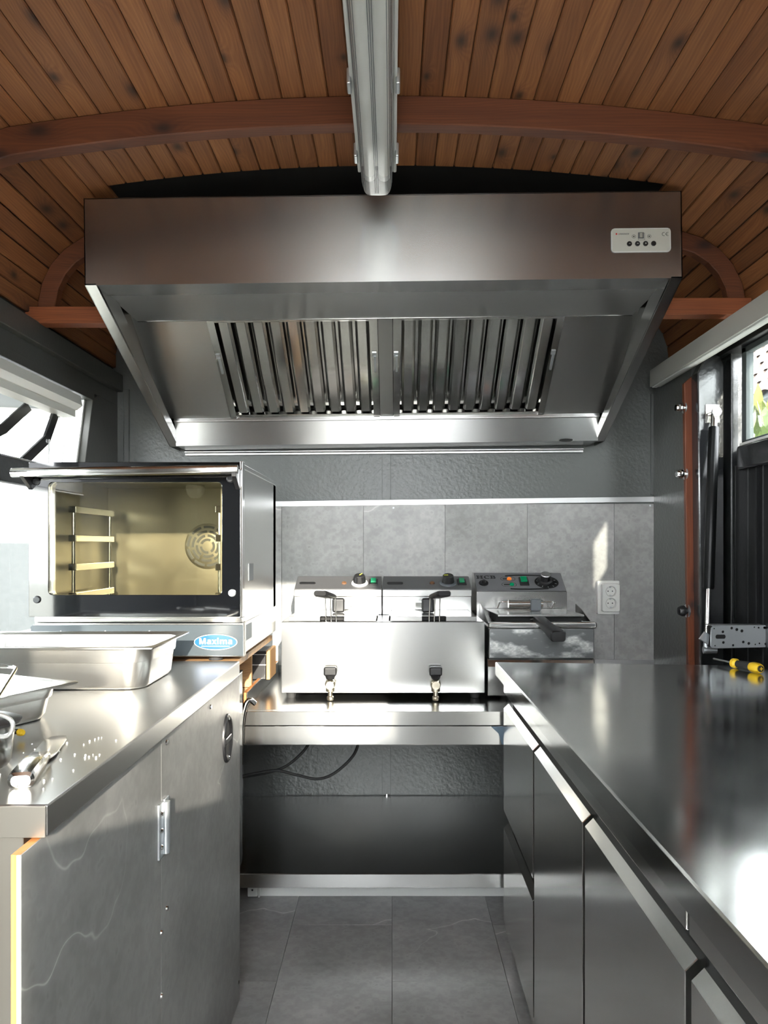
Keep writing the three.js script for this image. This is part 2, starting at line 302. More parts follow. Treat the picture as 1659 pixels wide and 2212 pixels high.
{ // back wall
  const w = thing('wall_back', 'dark painted rough back wall with grey stone-look splashback', 'wall', [0, 0, DB], structure);
  part('wall_panel', [bx(-1.34, -0.026, -0.08, 2.5, DB, DB + 0.06, 0.002)], M.backPaint, w, 'dark painted panel left of the seam');
  part('wall_panel', [bx(-0.022, 1.34, -0.08, 2.5, DB, DB + 0.06, 0.002)], M.backPaint, w, 'dark painted panel right of the seam');
  part('seam_strip', bx(-0.044, -0.006, 0.2, 2.4, DB - 0.0025, DB + 0.001, 0.001), M.backPaint, w);
  part('corner_batten', bx(-1.19, -1.165, 1.0, 2.0, DB - 0.012, DB + 0.001, 0.003), M.backPaint, w);
  part('corner_batten', bx(1.148, 1.175, 1.53, 1.98, DB - 0.006, DB + 0.001, 0.002), M.backPaint, w);
  // splashback tiles: seams at 785, 961, 1139, 1326 px
  const xs = [-1.22, -0.852, -0.490, -0.127, 0.235, 0.600, 0.985, 1.172];
  for (let i = 0; i + 1 < xs.length; i++) {
    const last = i === xs.length - 2, g = prism([[xs[i] + 0.0006, 0.775], [xs[i + 1] - 0.0006 + (last ? 0.022 : 0), 0.775], [xs[i + 1] - 0.0006, 1.49], [xs[i] + 0.0006, 1.49]], 'z', DB - 0.008, DB - 0.0002, 0.0006);
    boxUV(g); const uv = g.attributes.uv, ou = rand(), ov = rand(); for (let k = 0; k < uv.count; k++) uv.setXY(k, uv.getX(k) + ou, uv.getY(k) + ov);
    printed('tile', g, M.stoneWall[i % 4], w);
  }
  const strip = bx(-1.21, 1.165, 1.487, 1.511, DB - 0.013, DB, 0.001); strip.applyMatrix4(new THREE.Matrix4().makeTranslation(0.26, 1.499, 0).multiply(new THREE.Matrix4().makeRotationZ(ROLL)).multiply(new THREE.Matrix4().makeTranslation(-0.26, -1.499, 0)));
  part('metal_strip', strip, M.alu, w, 'flat aluminium edging strip above the splashback');
  for (const [x, y] of [[0.006, 1.49], [0.006, 1.472], [0.86, 1.5], [1.145, 1.482], [1.172, 0.815]]) part('screw', turn([[0, 0], [0.005, 0], [0.0045, 0.002], [0.002, 0.0034], [0, 0.0036]], V(x, y, DB - (y > 1.485 ? 0.0125 : 0.0075)), V(x, y, 0), 12), M.zinc, w);
  part('metal_strip', bx(0.9, 1.32 - 0.12, 0.775, 0.80, DB - 0.012, DB, 0.001), M.alu, w, 'thin bright strip at the foot of the splashback');
}
{ // left wall with hatch openings
  const w = thing('wall_left', 'dark green-grey left wall framing the open serving hatch', 'wall', [-WX, 0, 1.5], structure);
  part('lower_panel', bx(-1.32, -WX, -0.08, 1.0, -0.6, DB, 0.002), M.greenGrey, w);
  part('end_panel', bx(-1.32, -WX, 1.0, 1.925, 3.19, DB, 0.002), M.greenGrey, w);
  part('near_panel', bx(-1.32, -WX, 1.0, 1.925, -0.6, 1.3, 0.002), M.greenGrey, w);
  part('top_beam', [bx(-1.32, -WX, 1.925, 2.06, -0.6, DB, 0.003), bx(-WX - 0.002, -WX + 0.028, 1.985, 2.06, -0.5, DB - 0.01, 0.004)], M.greenGrey, w);
  part('crown_panel', bx(-1.40, -1.24, 2.05, 2.2, -0.6, DB + 0.05, 0), M.dark, w);
}
{ // hatch frame and its raised flap
  const w = thing('window_1', 'open side hatch with dark frame and raised flap beside the oven', 'hatch window', [-WX, 1.0, 1.7], structure);
  part('frame', [prism([[3.126, 1.905], [3.2, 1.93], [3.2, 1.0], [3.0, 1.0], [3.035, 1.6]].reverse(), 'x', -1.31, -WX + 0.006, 0.002), bx(-1.31, -WX + 0.006, 1.895, 1.93, 1.3, 3.14, 0.002)], M.greenGrey, w);
  part('gasket', prism([[3.112, 1.895], [3.126, 1.9], [3.035, 1.6], [3.021, 1.6]].reverse(), 'x', -1.30, -1.245, 0.001), M.whiteRail, w, 'pale green-white edge strip');
  part('cross_bar', [bx(-1.31, -WX + 0.01, 1.505, 1.585, 1.3, 3.1, 0.003), bx(-1.33, -1.27, 1.585, 1.603, 1.3, 3.05, 0.002)], M.gloss, w, 'glossy black horizontal bar');
  part('edge_trim', [bx(-1.215, -1.206, 1.583, 1.588, 1.3, 3.05, 0.001), bx(-1.215, -1.206, 1.499, 1.504, 1.3, 3.05, 0.001)], M.alu, w);
  part('pane', bx(-1.275, -1.271, 1.0, 1.5, 1.3, 3.0, 0), M.glass, w);
  const flapProf = [[-1.245, 1.888], [-1.203, 1.882], [-1.195, 1.845], [-1.216, 1.828], [-1.222, 1.825], [-1.222, 1.800], [-1.27, 1.797], [-1.30, 1.81], [-1.30, 1.87]];
  const flap = part('flap_frame', [prism(flapProf, 'z', 1.2, 2.97, 0.001), prism([[-1.80, 1.822], [-1.74, 1.814], [-1.74, 1.84], [-1.80, 1.85]], 'z', 1.2, 2.97, 0.001), prism([[-1.28, 1.797], [-1.28, 1.83], [-1.78, 1.85], [-1.78, 1.816]], 'z', 2.92, 2.97, 0.001)], M.aluPaint, w, 'grey aluminium flap frame');
  part('flap_panel', prism([[-1.28, 1.822], [-1.28, 1.83], [-1.78, 1.85], [-1.78, 1.842]], 'z', 1.2, 2.94), M.paleGrey, flap);
  part('flap_lip', prism([[-1.196, 1.847], [-1.194, 1.844], [-1.216, 1.826], [-1.218, 1.829]], 'z', 1.2, 2.969), M.whiteEdge, flap, 'cream coloured strip');
  const arm = (pts, name) => { const g = []; for (let i = 1; i < pts.length; i++) { const [xa, ya, da] = pts[i - 1], [xb, yb, db] = pts[i], L = Math.hypot(yb - ya, db - da) + 0.02, b = new RoundedBoxGeometry(0.014, 0.034, L, 1, 0.003); const q = new THREE.Quaternion().setFromUnitVectors(new THREE.Vector3(0, 0, 1), V(xb, yb, db).sub(V(xa, ya, da)).normalize()); b.applyQuaternion(q); b.translate((xa + xb) / 2, (ya + yb) / 2, -(da + db) / 2); g.push(flat(b)); } return part(name, g, M.blackPlastic, w, 'black hinged support arm'); };
  const a1 = arm([[-1.25, 1.59, 2.61], [-1.258, 1.691, 2.80], [-1.268, 1.79, 2.89]], 'support_arm');
  part('rivet', turn([[0, 0], [0.008, 0], [0.006, 0.003], [0, 0.004]], V(-1.250, 1.682, 2.785), V(0, 1.682, 2.785), 12), M.zinc, a1);
  arm([[-1.27, 1.59, 2.28], [-1.29, 1.69, 2.55], [-1.31, 1.80, 2.76]], 'support_arm');
  part('pull_cord', [tube([V(-1.248, 1.69, 2.80), V(-1.245, 1.65, 2.79), V(-1.247, 1.60, 2.79)], 0.0035, 12, 6), ball(V(-1.246, 1.592, 2.78), 0.010)], M.whiteRail, w, 'short cord with white ferrule');
}
{ // right wall: dark panel, then black boards with a window
  const w = thing('wall_right', 'glossy black boarded right wall with a dark panel at the far end', 'wall', [WX, 0, 1.5], structure);
  part('dark_panel', bx(1.16, 1.33, -0.08, 2.06, 2.985, DB, 0.002), M.backPaint, w);
  part('upper_board', bx(1.24, 1.33, 2.02, 2.14, -0.6, DB, 0.003), M.boards, w);
  part('crown_panel', bx(1.24, 1.40, 2.13, 2.2, -0.6, DB + 0.05, 0), M.dark, w);
  let d = 2.862; while (d > -0.5) { const d0 = Math.max(d - 0.112, -0.6); part('board', prism([[1.275, d0 + 0.001], [1.272, d0 + 0.005], [1.272, d - 0.005], [1.275, d - 0.001], [1.295, d - 0.001], [1.295, d0 + 0.001]], 'y', 0.0, 1.6), M.boards, w); d -= 0.112; }
  part('backing', bx(1.295, 1.33, -0.08, 1.66, -0.6, 2.99, 0), M.dark, w);
  part('rail', [bx(1.245, 1.33, 1.575, 1.665, -0.6, 2.79, 0.012)], M.gloss, w, 'rounded black window rail');
  part('post', prism([[1.172, 0], [1.25, 0], [1.25, 1.985], [1.238, 2.015], [1.215, 2.028], [1.19, 2.02], [1.168, 1.99], [1.15, 1.955]], 'z', 2.895, 2.96, 0.004), M.gloss, w, 'glossy black post with rounded top');
  part('post', bx(1.262, 1.325, 0.0, 2.05, 2.865, 2.955, 0.004), M.gloss, w, 'black window jamb');
  part('window_pier', bx(1.26, 1.33, 1.64, 2.06, 1.60, 2.28, 0.003), M.boards, w);
  part('window_pier', bx(1.26, 1.33, 1.64, 2.06, -0.6, 0.86, 0.003), M.boards, w);
  part('lower_lath', bx(1.262, 1.274, 0.94, 1.6, 2.668, 2.682, 0.002), M.boards, w);
}
{
  const w = thing('window_2', 'narrow high window in the black boarded wall with greenish frame', 'window', [1.29, 1.66, 2.5], structure);
  part('window_frame', [bx(1.272, 1.30, 1.66, 1.685, 2.28, 2.80, 0.002), bx(1.272, 1.30, 2.0, 2.025, 2.28, 2.80, 0.002), bx(1.272, 1.30, 1.66, 2.02, 2.765, 2.80, 0.002), bx(1.272, 1.30, 1.66, 2.02, 2.275, 2.30, 0.002)], M.slate, w);
  part('sill', bx(1.25, 1.30, 1.663, 1.672, 2.28, 2.77, 0.002), M.whiteRail, w, 'pale sill');
  part('pane', bx(1.284, 1.287, 1.68, 2.01, 2.29, 2.78, 0), M.glass, w);
  const w3 = thing('window_3', 'second high window in the black wall nearer the camera', 'window', [1.29, 1.75, 1.2], structure);
  part('pane', bx(1.284, 1.287, 1.70, 2.02, 0.86, 1.60, 0), M.glass, w3);
  part('window_frame', [bx(1.27, 1.31, 1.66, 1.72, 0.86, 1.60, 0.003), bx(1.27, 1.31, 2.005, 2.03, 0.86, 1.60, 0.003)], M.slate, w3);
}
{ // rear wall behind the camera: stable door, upper half open
  const w = thing('wall_rear', 'pale grey rear wall behind the viewer with a stable door', 'wall', [0, 0, -0.5], structure);
  part('side_panel', bx(-1.34, -0.42, -0.08, 2.5, -0.56, -0.5, 0.002), M.rearPaint, w);
  part('side_panel', bx(0.55, 1.34, -0.08, 2.5, -0.56, -0.5, 0.002), M.rearPaint, w);
  part('header', bx(-0.42, 0.55, 2.22, 2.5, -0.56, -0.5, 0.002), M.rearPaint, w);
  const dr = thing('door_1', 'lower leaf of the stable door behind the viewer', 'door', [0.065, 0, -0.53], structure);
  part('leaf', bx(-0.19, 0.545, 0.0, 1.33, -0.55, -0.505, 0.003), M.rearPaint, dr);
  part('handle', rod([V(0.42, 1.0, -0.505), V(0.42, 1.0, -0.47), V(0.32, 1.0, -0.47)], 0.008), M.zinc, dr);
}
{
  const c = thing('cupboard', 'grey storage cupboard behind the viewer beside the rear door', 'cupboard', [0.3, 0, -0.34]);
  part('body', bx(-0.02, 0.62, 0.0, 1.42, -0.48, -0.22, 0.004), M.rearPaint, c);
  for (const x of [0.0, 0.31]) { const dr = part('door', bx(x, x + 0.29, 0.05, 1.38, -0.219, -0.20, 0.002), M.rearPaint, c); part('knob', ball(V(x ? 0.345 : 0.255, 0.8, -0.19), 0.012), M.zinc, dr); }
}
{
  const b = thing('baseboard_back', 'white metal skirting profile on the floor below the shelf', 'skirting', [0, 0, 2.86], structure);
  part('profile', bx(-0.50, 0.55, 0.0, 0.075, 2.86, 2.875, 0.003), M.whiteRail, b);
  part('end_bracket', [bx(-0.535, -0.498, 0.005, 0.085, 2.845, 2.88, 0.003), bx(-0.497, -0.49, 0.0, 0.085, 2.85, 2.862, 0.001)], M.whiteRail, b);
  for (const y of [0.03, 0.055]) part('screw', turn([[0, 0], [0.004, 0], [0.003, 0.002], [0, 0.0025]], V(-0.517, y, 2.8455), V(-0.517, y, 0), 10), M.dark, b);
}

// ================================================================= EXTRACTOR HOOD
{
  const h = thing('extractor_hood', 'large brushed stainless steel extractor hood with two baffle filters', 'extractor hood', [-0.026, 2.12, 2.9]);
  const x0 = -0.947, x1 = 0.895, f = 2.37, b = DB - 0.006, yF = 2.117, yT = 2.385, fold = 0.035;
  part('front_panel', prism([[f, yF], [f, yT], [f + 0.003, yT], [f + 0.003, yF + 0.003], [f + 0.10, yF + 0.003], [f + 0.10, yF]].reverse(), 'x', x0, x1, 0), M.hood, h, 'broad brushed steel front');
  part('top_panel', bx(x0, x1, yT - 0.004, yT, f, b, 0.001), M.hood, h);
  const side = (s, xo) => {
    const xi = xo + s * fold, out = [[f, yF], [f, yT], [b, yT], [b, 1.735], [3.26, 1.735]];
    return [prism(out.slice().reverse(), 'x', Math.min(xo, xo + s * 0.003), Math.max(xo, xo + s * 0.003)),
      // inward fold along the sloping lower edge
      prism([[f, yF], [3.26, 1.735], [3.26, 1.739], [f, yF + 0.004]].reverse(), 'x', Math.min(xo, xi), Math.max(xo, xi)),
      prism([[f + 0.02, yF + 0.0], [3.25, 1.739], [3.25, 1.785], [f + 0.1, yF + 0.05]].reverse(), 'x', Math.min(xi, xi + s * 0.002), Math.max(xi, xi + s * 0.002))];
  };
  part('side_panel', side(1, x0), M.hood, h); part('side_panel', side(-1, x1), M.hood, h);
  part('soffit_plate', bx(x0 + 0.03, x1 - 0.03, yF + 0.006, yF + 0.009, f + 0.098, 2.772, 0), M.hoodPlain, h);
  part('soffit_lip', bx(x0 + 0.03, x1 - 0.03, yF + 0.004, yF + 0.03, 2.768, 2.775, 0.001), M.hood, h);
  // filter plane: from (2.79, 2.135) down to (3.2, 1.845)
  const A = new THREE.Vector2(2.79, 2.138), B = new THREE.Vector2(3.205, 1.845), len = A.distanceTo(B);
  const dir = new THREE.Vector3(0, B.y - A.y, -(B.x - A.x)).normalize(), m = frameOf(0, A.y, -A.x, new THREE.Vector3(1, 0, 0), dir);  // local x right, y down the slope, z out of the plane
  const zOut = new THREE.Vector3().setFromMatrixColumn(m, 2).y < 0 ? 1 : -1;
  const slope = (xa, xb, ya, yb, za, zb, r = 0.001) => { const g = new THREE.BoxGeometry(xb - xa, yb - ya, Math.abs(zb - za)); g.translate((xa + xb) / 2, (ya + yb) / 2, zOut * (za + zb) / 2); g.applyMatrix4(m); return flat(g); };
  part('blank_plate', slope(x0 + 0.003, -0.677, -0.02, len, -0.002, 0), M.hoodPlain, h);
  part('blank_plate', slope(0.63, x1 - 0.003, -0.02, len, -0.002, 0), M.hoodPlain, h);
  part('centre_strip', slope(-0.052, 0.001, -0.02, len, -0.002, 0.002), M.hoodPlain, h);
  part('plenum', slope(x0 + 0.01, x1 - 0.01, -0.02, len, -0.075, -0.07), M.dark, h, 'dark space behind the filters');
  const sprof = (xc, hw, lip) => { const c = hw * 0.62, t = 0.0014, q = lip > 0 ? [[-hw, -lip], [-hw + t, -lip], [-c + t * 0.6, -t], [c - t * 0.6, -t], [hw - t, -lip], [hw, -lip], [c, 0], [-c, 0]] : [[-hw, 0], [hw, 0], [hw, -lip], [hw - t, -lip], [hw - t, t], [-hw + t, t], [-hw + t, -lip], [-hw, -lip]]; return prism(q.map(([a, b]) => [a + xc, b]), 'z', 0, len - 0.05); };
  const placeSlat = (xc, hw, lip, zOff) => { const g = sprof(-xc, hw, lip); // local: x, y(out), z along(-len..0)
    const q = new THREE.Matrix4().makeBasis(new THREE.Vector3(-1, 0, 0), new THREE.Vector3().setFromMatrixColumn(m, 2).multiplyScalar(zOut), dir.clone().multiplyScalar(-1)).setPosition(new THREE.Vector3(0, A.y, -A.x).addScaledVector(new THREE.Vector3().setFromMatrixColumn(m, 2), zOut * zOff).addScaledVector(dir, 0.018));
    g.applyMatrix4(q); return g; };
  for (const [fa, fb, lab] of [[-0.675, -0.054, 'left'], [0.003, 0.628, 'right']]) {
    const fr = part('filter', [slope(fa, fa + 0.026, 0, len, -0.02, 0.004), slope(fb - 0.026, fb, 0, len, -0.02, 0.004), slope(fa, fb, 0, 0.02, -0.02, 0.003), slope(fa, fb, len - 0.016, len, -0.03, 0.0)], M.polish, h, 'polished baffle filter with vertical slats');
    const n = 9, pitch = (fb - fa - 0.052) / n;
    for (let i = 0; i < n; i++) part('slat', placeSlat(fa + 0.026 + (i + 0.5) * pitch, pitch / 2 - 0.0065, 0.011, 0.004), M.polish, fr);
    for (let i = 0; i <= n; i++) part('rear_slat', placeSlat(fa + 0.026 + i * pitch, 0.017, -0.010, -0.035), M.polish, fr);
    for (const xs of [fa + 0.013, fb - 0.013]) part('catch', [slope(xs - 0.004, xs + 0.004, 0.18, 0.26, 0.004, 0.010), slope(xs - 0.01, xs + 0.006, 0.165, 0.185, 0.004, 0.008)], M.zinc, fr, 'small wire catch');
  }
  part('gutter', [prism([[3.205, 1.845], [3.205, 1.832], [3.215, 1.832], [3.235, 1.735], [b, 1.735], [b, 1.739], [3.238, 1.739], [3.219, 1.845]], 'x', x0 + 0.034, x1 - 0.034)], M.hood, h, 'steel grease gutter');
  part('gutter_lip', bx(x0 + 0.034, x1 - 0.034, 1.829, 1.834, 3.198, 3.215, 0.001), M.steel, h);
  const tap = part('drain_slot', prism(circ(0.725, 1.738, 0.028, 20, 0.006), 'z', 3.225, 3.236), M.dark, h, 'dark oval drain slot');
  // control panel, printed
  const px = (p) => (p - 847) / 1662 * 2.369, py = (p) => 1.3 - (p - 1181) / 1662 * 2.369;
  const cpm = canvasMat(780, 320, (c, w, hh) => {
    c.fillStyle = '#b9b9b0'; c.fillRect(0, 0, w, hh);
    c.fillStyle = '#b3261e'; c.fillRect(48, 56, 22, 24); c.font = 'italic bold 30px sans-serif'; c.fillStyle = '#7d2b26'; c.fillText('U', 82, 80); c.fillStyle = '#3b3b3b'; c.fillText('NNINOX', 104, 80);
   
    c.lineWidth = 6; c.strokeStyle = '#222'; c.beginPath(); c.arc(698, 78, 24, 1.15, 5.13); c.stroke(); c.beginPath(); c.arc(748, 78, 24, 1.15, 5.13); c.stroke(); c.beginPath(); c.moveTo(724, 78); c.lineTo(750, 78); c.stroke();
    for (const x of [292, 500]) { c.strokeStyle = '#55554e'; c.lineWidth = 5; c.beginPath(); c.arc(x, 108, 24, 0, 7); c.stroke(); c.fillStyle = '#4a4a44'; c.beginPath(); c.arc(x, 108, 11, 0, 7); c.fill(); }
    c.strokeStyle = '#6d6d65'; c.lineWidth = 6; c.strokeRect(352, 60, 84, 98);
  }, { roughness: 0.45 });
  const cp = part('control_panel', prism(rrect(px(1321), px(1450), py(552), py(500), 0.012), 'z', f - 0.003, f - 0.0005, 0.0006), M.whiteRail, h, 'pale control panel with four round buttons');
  printed('print', card(px(1323), px(1448), py(550), py(502), f - 0.0033), cpm, cp);
  part('display', bx(px(1379), px(1391), py(523), py(510), f - 0.0065, f - 0.003, 0.0008), M.greyPlastic, cp);
  const dsp = canvasMat(64, 80, (c) => { c.fillStyle = '#77776f'; c.fillRect(0, 0, 64, 80); c.strokeStyle = '#bdbdb2'; c.lineWidth = 7; c.strokeRect(20, 14, 24, 26); c.strokeRect(20, 40, 24, 26); });
  printed('digit', card(px(1381), px(1389), py(522), py(511), f - 0.0068), dsp, cp);
  ['on', '-', '+', ''].forEach((s, i) => {
    const bxp = px(1360 + 17.4 * i), byp = py(534), bt = part('button', turn([[0, 0], [0.0078, 0], [0.0078, 0.002], [0.006, 0.0035], [0, 0.0038]], V(bxp, byp, f - 0.003), V(bxp, byp, 0), 18), M.blackPlastic, cp);
    if (s) { const bm = canvasMat(64, 64, (c) => { c.fillStyle = '#161616'; c.fillRect(0, 0, 64, 64); c.fillStyle = c.strokeStyle = '#d9d9d4'; c.lineWidth = 14; if (s === 'on') { c.font = 'bold 30px sans-serif'; c.fillText('ON', 8, 44); } else { c.fillRect(12, 25, 40, 14); if (s === '+') c.fillRect(25, 12, 14, 40); } }); printed('symbol', card(bxp - 0.0036, bxp + 0.0036, byp - 0.0036, byp + 0.0036, f - 0.0071), bm, bt); }
  });
  h.rotation.z = ROLL;
}
{
  const r = thing('mounting_rail', 'slim double aluminium rail on the wall under the hood', 'rail', [0, 1.72, DB]);
  part('profile', [bx(-0.915, 0.845, 1.710, 1.720, DB - 0.022, DB - 0.001, 0.002), bx(-0.915, 0.845, 1.7215, 1.728, DB - 0.03, DB - 0.001, 0.002)], M.alu, r);
  r.rotation.z = 0.008;
}

// ================================================================= CEILING LIGHT
{
  const X = -0.042, l = thing('ceiling_light', 'long tube light with clear ribbed cover under the arched ceiling', 'light fitting', [X, 2.39, 1.4]);
  const d0 = 0.7, d1 = 2.17;
  part('housing', [prism([[X - 0.046, 2.362], [X + 0.046, 2.362], [X + 0.034, 2.392], [X - 0.034, 2.392]], 'z', d0 + 0.02, d1 - 0.02, 0.003)], M.whitePlastic, l, 'white tray');
  part('seal', [bx(X - 0.054, X - 0.045, 2.350, 2.366, d0 + 0.02, d1 - 0.01, 0.003), bx(X + 0.045, X + 0.054, 2.350, 2.366, d0 + 0.02, d1 - 0.01, 0.003)], M.whiteRail, l);
  for (const s of [-1, 1]) { const t = part('light_tube', cyl(V(X + s * 0.02, 2.332, d0 + 0.06), V(X + s * 0.02, 2.332, d1 - 0.055), 0.016), M.whitePlastic, l, 'unlit white tube'); part('tube_cap', cyl(V(X + s * 0.02, 2.332, d1 - 0.055), V(X + s * 0.02, 2.332, d1 - 0.03), 0.0168), M.alu, t); }
  // ribbed cover, open on top
  const out = []; const N = 60;
  for (let i = 0; i <= N; i++) { const t = i / N, a = Math.PI * t, c = Math.cos(a), s = Math.sin(a), q = 5, rr = 1 / Math.pow(Math.abs(c) ** q + Math.abs(s) ** q, 1 / q); out.push([X - c * rr * 0.046 * (1 - 0.14 * s), 2.362 - s * rr * 0.078]); }
  const pos = []; const zs = [[d0, 0.86], [d0 + 0.02, 1], [d1 - 0.03, 1], [d1 - 0.008, 0.96], [d1, 0.82]];
  const ring = (d, k) => out.map(([x, y]) => V(X + (x - X) * k, 2.362 + (y - 2.362) * k, d));
  for (let k = 0; k + 1 < zs.length; k++) { const a = ring(...zs[k]), b = ring(...zs[k + 1]); for (let i = 0; i < N; i++) for (const p of [a[i], a[i + 1], b[i + 1], a[i], b[i + 1], b[i]]) pos.push(p.x, p.y, p.z); }
  const e = ring(...zs.at(-1)), c = V(X, 2.362, d1); for (let i = 0; i < N; i++) for (const p of [c, e[i], e[i + 1]]) pos.push(p.x, p.y, p.z);
  const g = new THREE.BufferGeometry(); g.setAttribute('position', new THREE.Float32BufferAttribute(pos, 3)); g.computeVertexNormals();
  const cover = part('cover', toCreasedNormals(g, 0.35), M.lens, l, 'clear ribbed plastic cover');
  for (const i of [11, 13, 15, 17, 28, 30, 32, 43, 45, 47, 49]) { const [x, y] = out[i]; part('rib', cyl(V(x, y, d0 + 0.02), V(x, y, d1 - 0.03), 0.0007, 0.0007, 6), M.greyPlastic, cover); }
  for (const d of [0.9, 1.38, 1.74, 2.06]) for (const s of [-1, 1]) part('clip', [bx(X + s * 0.050, X + s * 0.060, 2.335, 2.372, d - 0.022, d + 0.022, 0.003)], M.zinc, l, 'grey clip');
}

// ================================================================= LEFT COUNTER
const LY = 0.98, LX = -0.427;
{
  const c = thing('worktop', 'narrow stainless steel worktop in front of the oven', 'worktop', [-0.82, 0.94, 1.55]);
  part('top', [bx(-1.205, LX, 0.94, LY, 0.953, 2.156, 0.003)], M.worktopLeft, c);
  part('end_fold', bx(-1.205, LX - 0.001, 0.94, LY - 0.0005, 0.95, 0.953, 0.001), M.fold, c, 'folded steel end');
  const rr = rng(5); const cr = []; for (let i = 0; i < 46; i++) { const d = 0.97 + 0.32 * rr(), x = LX - 0.02 - 0.16 * rr(); cr.push(ball(V(x, LY + 0.001, d), 0.0009 + 0.0012 * rr(), 5, 4)); }
  const sp = single('crumbs', 'white crumbs scattered on the near end of the left worktop', 'crumbs', cr, M.whiteEdge, { kind: 'stuff' });
}
{
  const c = thing('counter_cabinet', 'counter base clad in dark stone-look panels with a black flush pull', 'cabinet', [-0.8, 0, 1.55]);
  const X = -0.437;
  part('carcass', bx(-1.2, X - 0.03, 0.0, 0.9385, 0.975, 2.15, 0.002), M.fold, c, 'steel end and carcass');
  const leaf = (name, d0, d1, mat, lab) => {
    const p = part(name, bx(X - 0.002, X, 0.004, 0.9365, d0, d1, 0.0006), mat, c, lab);
    const g = boxUV(bx(X - 0.013, X - 0.002, 0.004, 0.9365, d0 + 0.0004, d1, 0.0008)); printed('plywood_core', woodUV(g, 'y'), M.plyEdge, p); return p;
  };
  const door = leaf('door', 0.907, 1.4545, M.stonePanel[0], 'dark grey stone-look hinged door');
  part('edge_band', bx(X - 0.0052, X - 0.0002, 0.004, 0.9365, 0.9052, 0.9075, 0.0005), M.whiteEdge, door, 'white edging');
  const fix = leaf('panel', 1.457, 2.207, M.stonePanel[1], 'dark grey stone-look end panel');
  const hg = part('hinge', [bx(X, X + 0.004, 0.715, 0.818, 1.432, 1.462, 0.0008), cyl(V(X + 0.007, 0.718, 1.464), V(X + 0.007, 0.816, 1.464), 0.0075, 0.0075, 14), bx(X, X + 0.004, 0.715, 0.818, 1.466, 1.492, 0.0008)], M.zinc, c, 'zinc butt hinge');
  for (const y of [0.735, 0.766, 0.798]) part('screw', turn([[0, 0], [0.005, 0], [0.0035, 0.003], [0, 0.0035]], V(X + 0.004, y, 1.446), V(1, y, 1.446), 10), M.polish, hg);
  for (const [d, y] of [[1.488, 0.922], [1.49, 0.60], [1.456, 0.57], [1.456, 0.45], [1.85, 0.915], [2.19, 0.06]]) part('screw', turn([[0, 0], [0.006, 0], [0.0045, 0.003], [0, 0.004]], V(X, y, d), V(1, y, d), 10), M.polish, c);
  // black oval flush pull
  const rings = []; for (const [k, o] of [[1, 0], [1, 0.004], [0.93, 0.0075], [0.84, 0.0065], [0.76, 0.003], [0.70, 0.001]]) rings.push(circ(2.03, 0.795 - 0.0, 0.05 * k, 32, 0.064 * k).map(([d, y]) => V(X + o, y, d)));
  const pull = part('flush_pull', loft(rings, true, false, 1), M.blackPlastic, c, 'black oval flush pull');
  part('cup', loft([circ(2.03, 0.795, 0.036, 32, 0.046).map(([d, y]) => V(X + 0.0012, y, d)), circ(2.03, 0.795, 0.03, 32, 0.04).map(([d, y]) => V(X + 0.0006, y, d))], true, true), M.dark, pull);
  part('thumb_bar', bx(X + 0.0005, X + 0.0078, 0.785, 0.80, 1.996, 2.064, 0.003), M.blackPlastic, pull);
  for (const y of [0.846, 0.744]) part('screw', turn([[0, 0], [0.004, 0], [0.003, 0.002], [0, 0.0025]], V(X + 0.0066, y, 2.03), V(1, y, 2.03), 10), M.polish, pull);
}
// ---- gastronorm pans
function panGeo(w, l, h, flange = 0.018) {
  const ring = (ex, y, r) => rrect(-w / 2 - ex, w / 2 + ex, -l / 2 - ex, l / 2 + ex, r, 6).map(([x, z]) => new THREE.Vector3(x, y, -z));
  const i0 = -flange - 0.002;
  const R = [[i0 - 0.028, 0.0, 0.03], [i0 - 0.016, 0.002, 0.04], [i0 - 0.010, 0.010, 0.045], [i0 - 0.004, h * 0.62, 0.05], [i0 - 0.001, h * 0.63, 0.05], [i0, h * 0.67, 0.05], [i0 + 0.002, h - 0.006, 0.05], [i0 + 0.008, h - 0.003, 0.045], [-0.002, h - 0.002, 0.012], [0, h - 0.004, 0.01], [0.0006, h - 0.001, 0.01], [-0.002, h, 0.012], [i0 + 0.008, h - 0.001, 0.045], [i0 + 0.001, h - 0.006, 0.05], [i0 - 0.0015, h * 0.67, 0.05], [i0 - 0.0025, h * 0.63, 0.05], [i0 - 0.0055, h * 0.62, 0.05], [i0 - 0.0115, 0.011, 0.045], [i0 - 0.017, 0.0035, 0.04], [i0 - 0.029, 0.0014, 0.03]];
  return loft(R.map((q) => ring(...q)), true, true, 0.7);
}
{
  const g = panGeo(0.53, 0.325, 0.1), m = single('food_pan', 'large empty stainless steel food pan directly in front of the oven', 'pan', g, M.pan); m.position.set(-0.79, LY, -1.84); m.rotation.y = 0.015;
  const g2 = panGeo(0.53, 0.325, 0.065), m2 = single('food_pan', 'shallow stainless steel food pan cut by the left picture edge', 'pan', g2, M.pan); m2.position.set(-0.90, LY, -1.42); m2.rotation.y = -0.42;
}
{ // basket handle lying in the shallow pan
  const b = thing('wire_handle', 'bent chrome wire handle resting in the shallow pan', 'wire handle', [-0.75, LY + 0.03, 1.4]);
  part('wire', rod([V(-0.645, LY + 0.070, 1.255), V(-0.706, LY + 0.094, 1.45), V(-0.80, LY + 0.094, 1.46), V(-0.75, LY + 0.070, 1.25)], 0.0035, 0.02), M.polish, b);
}
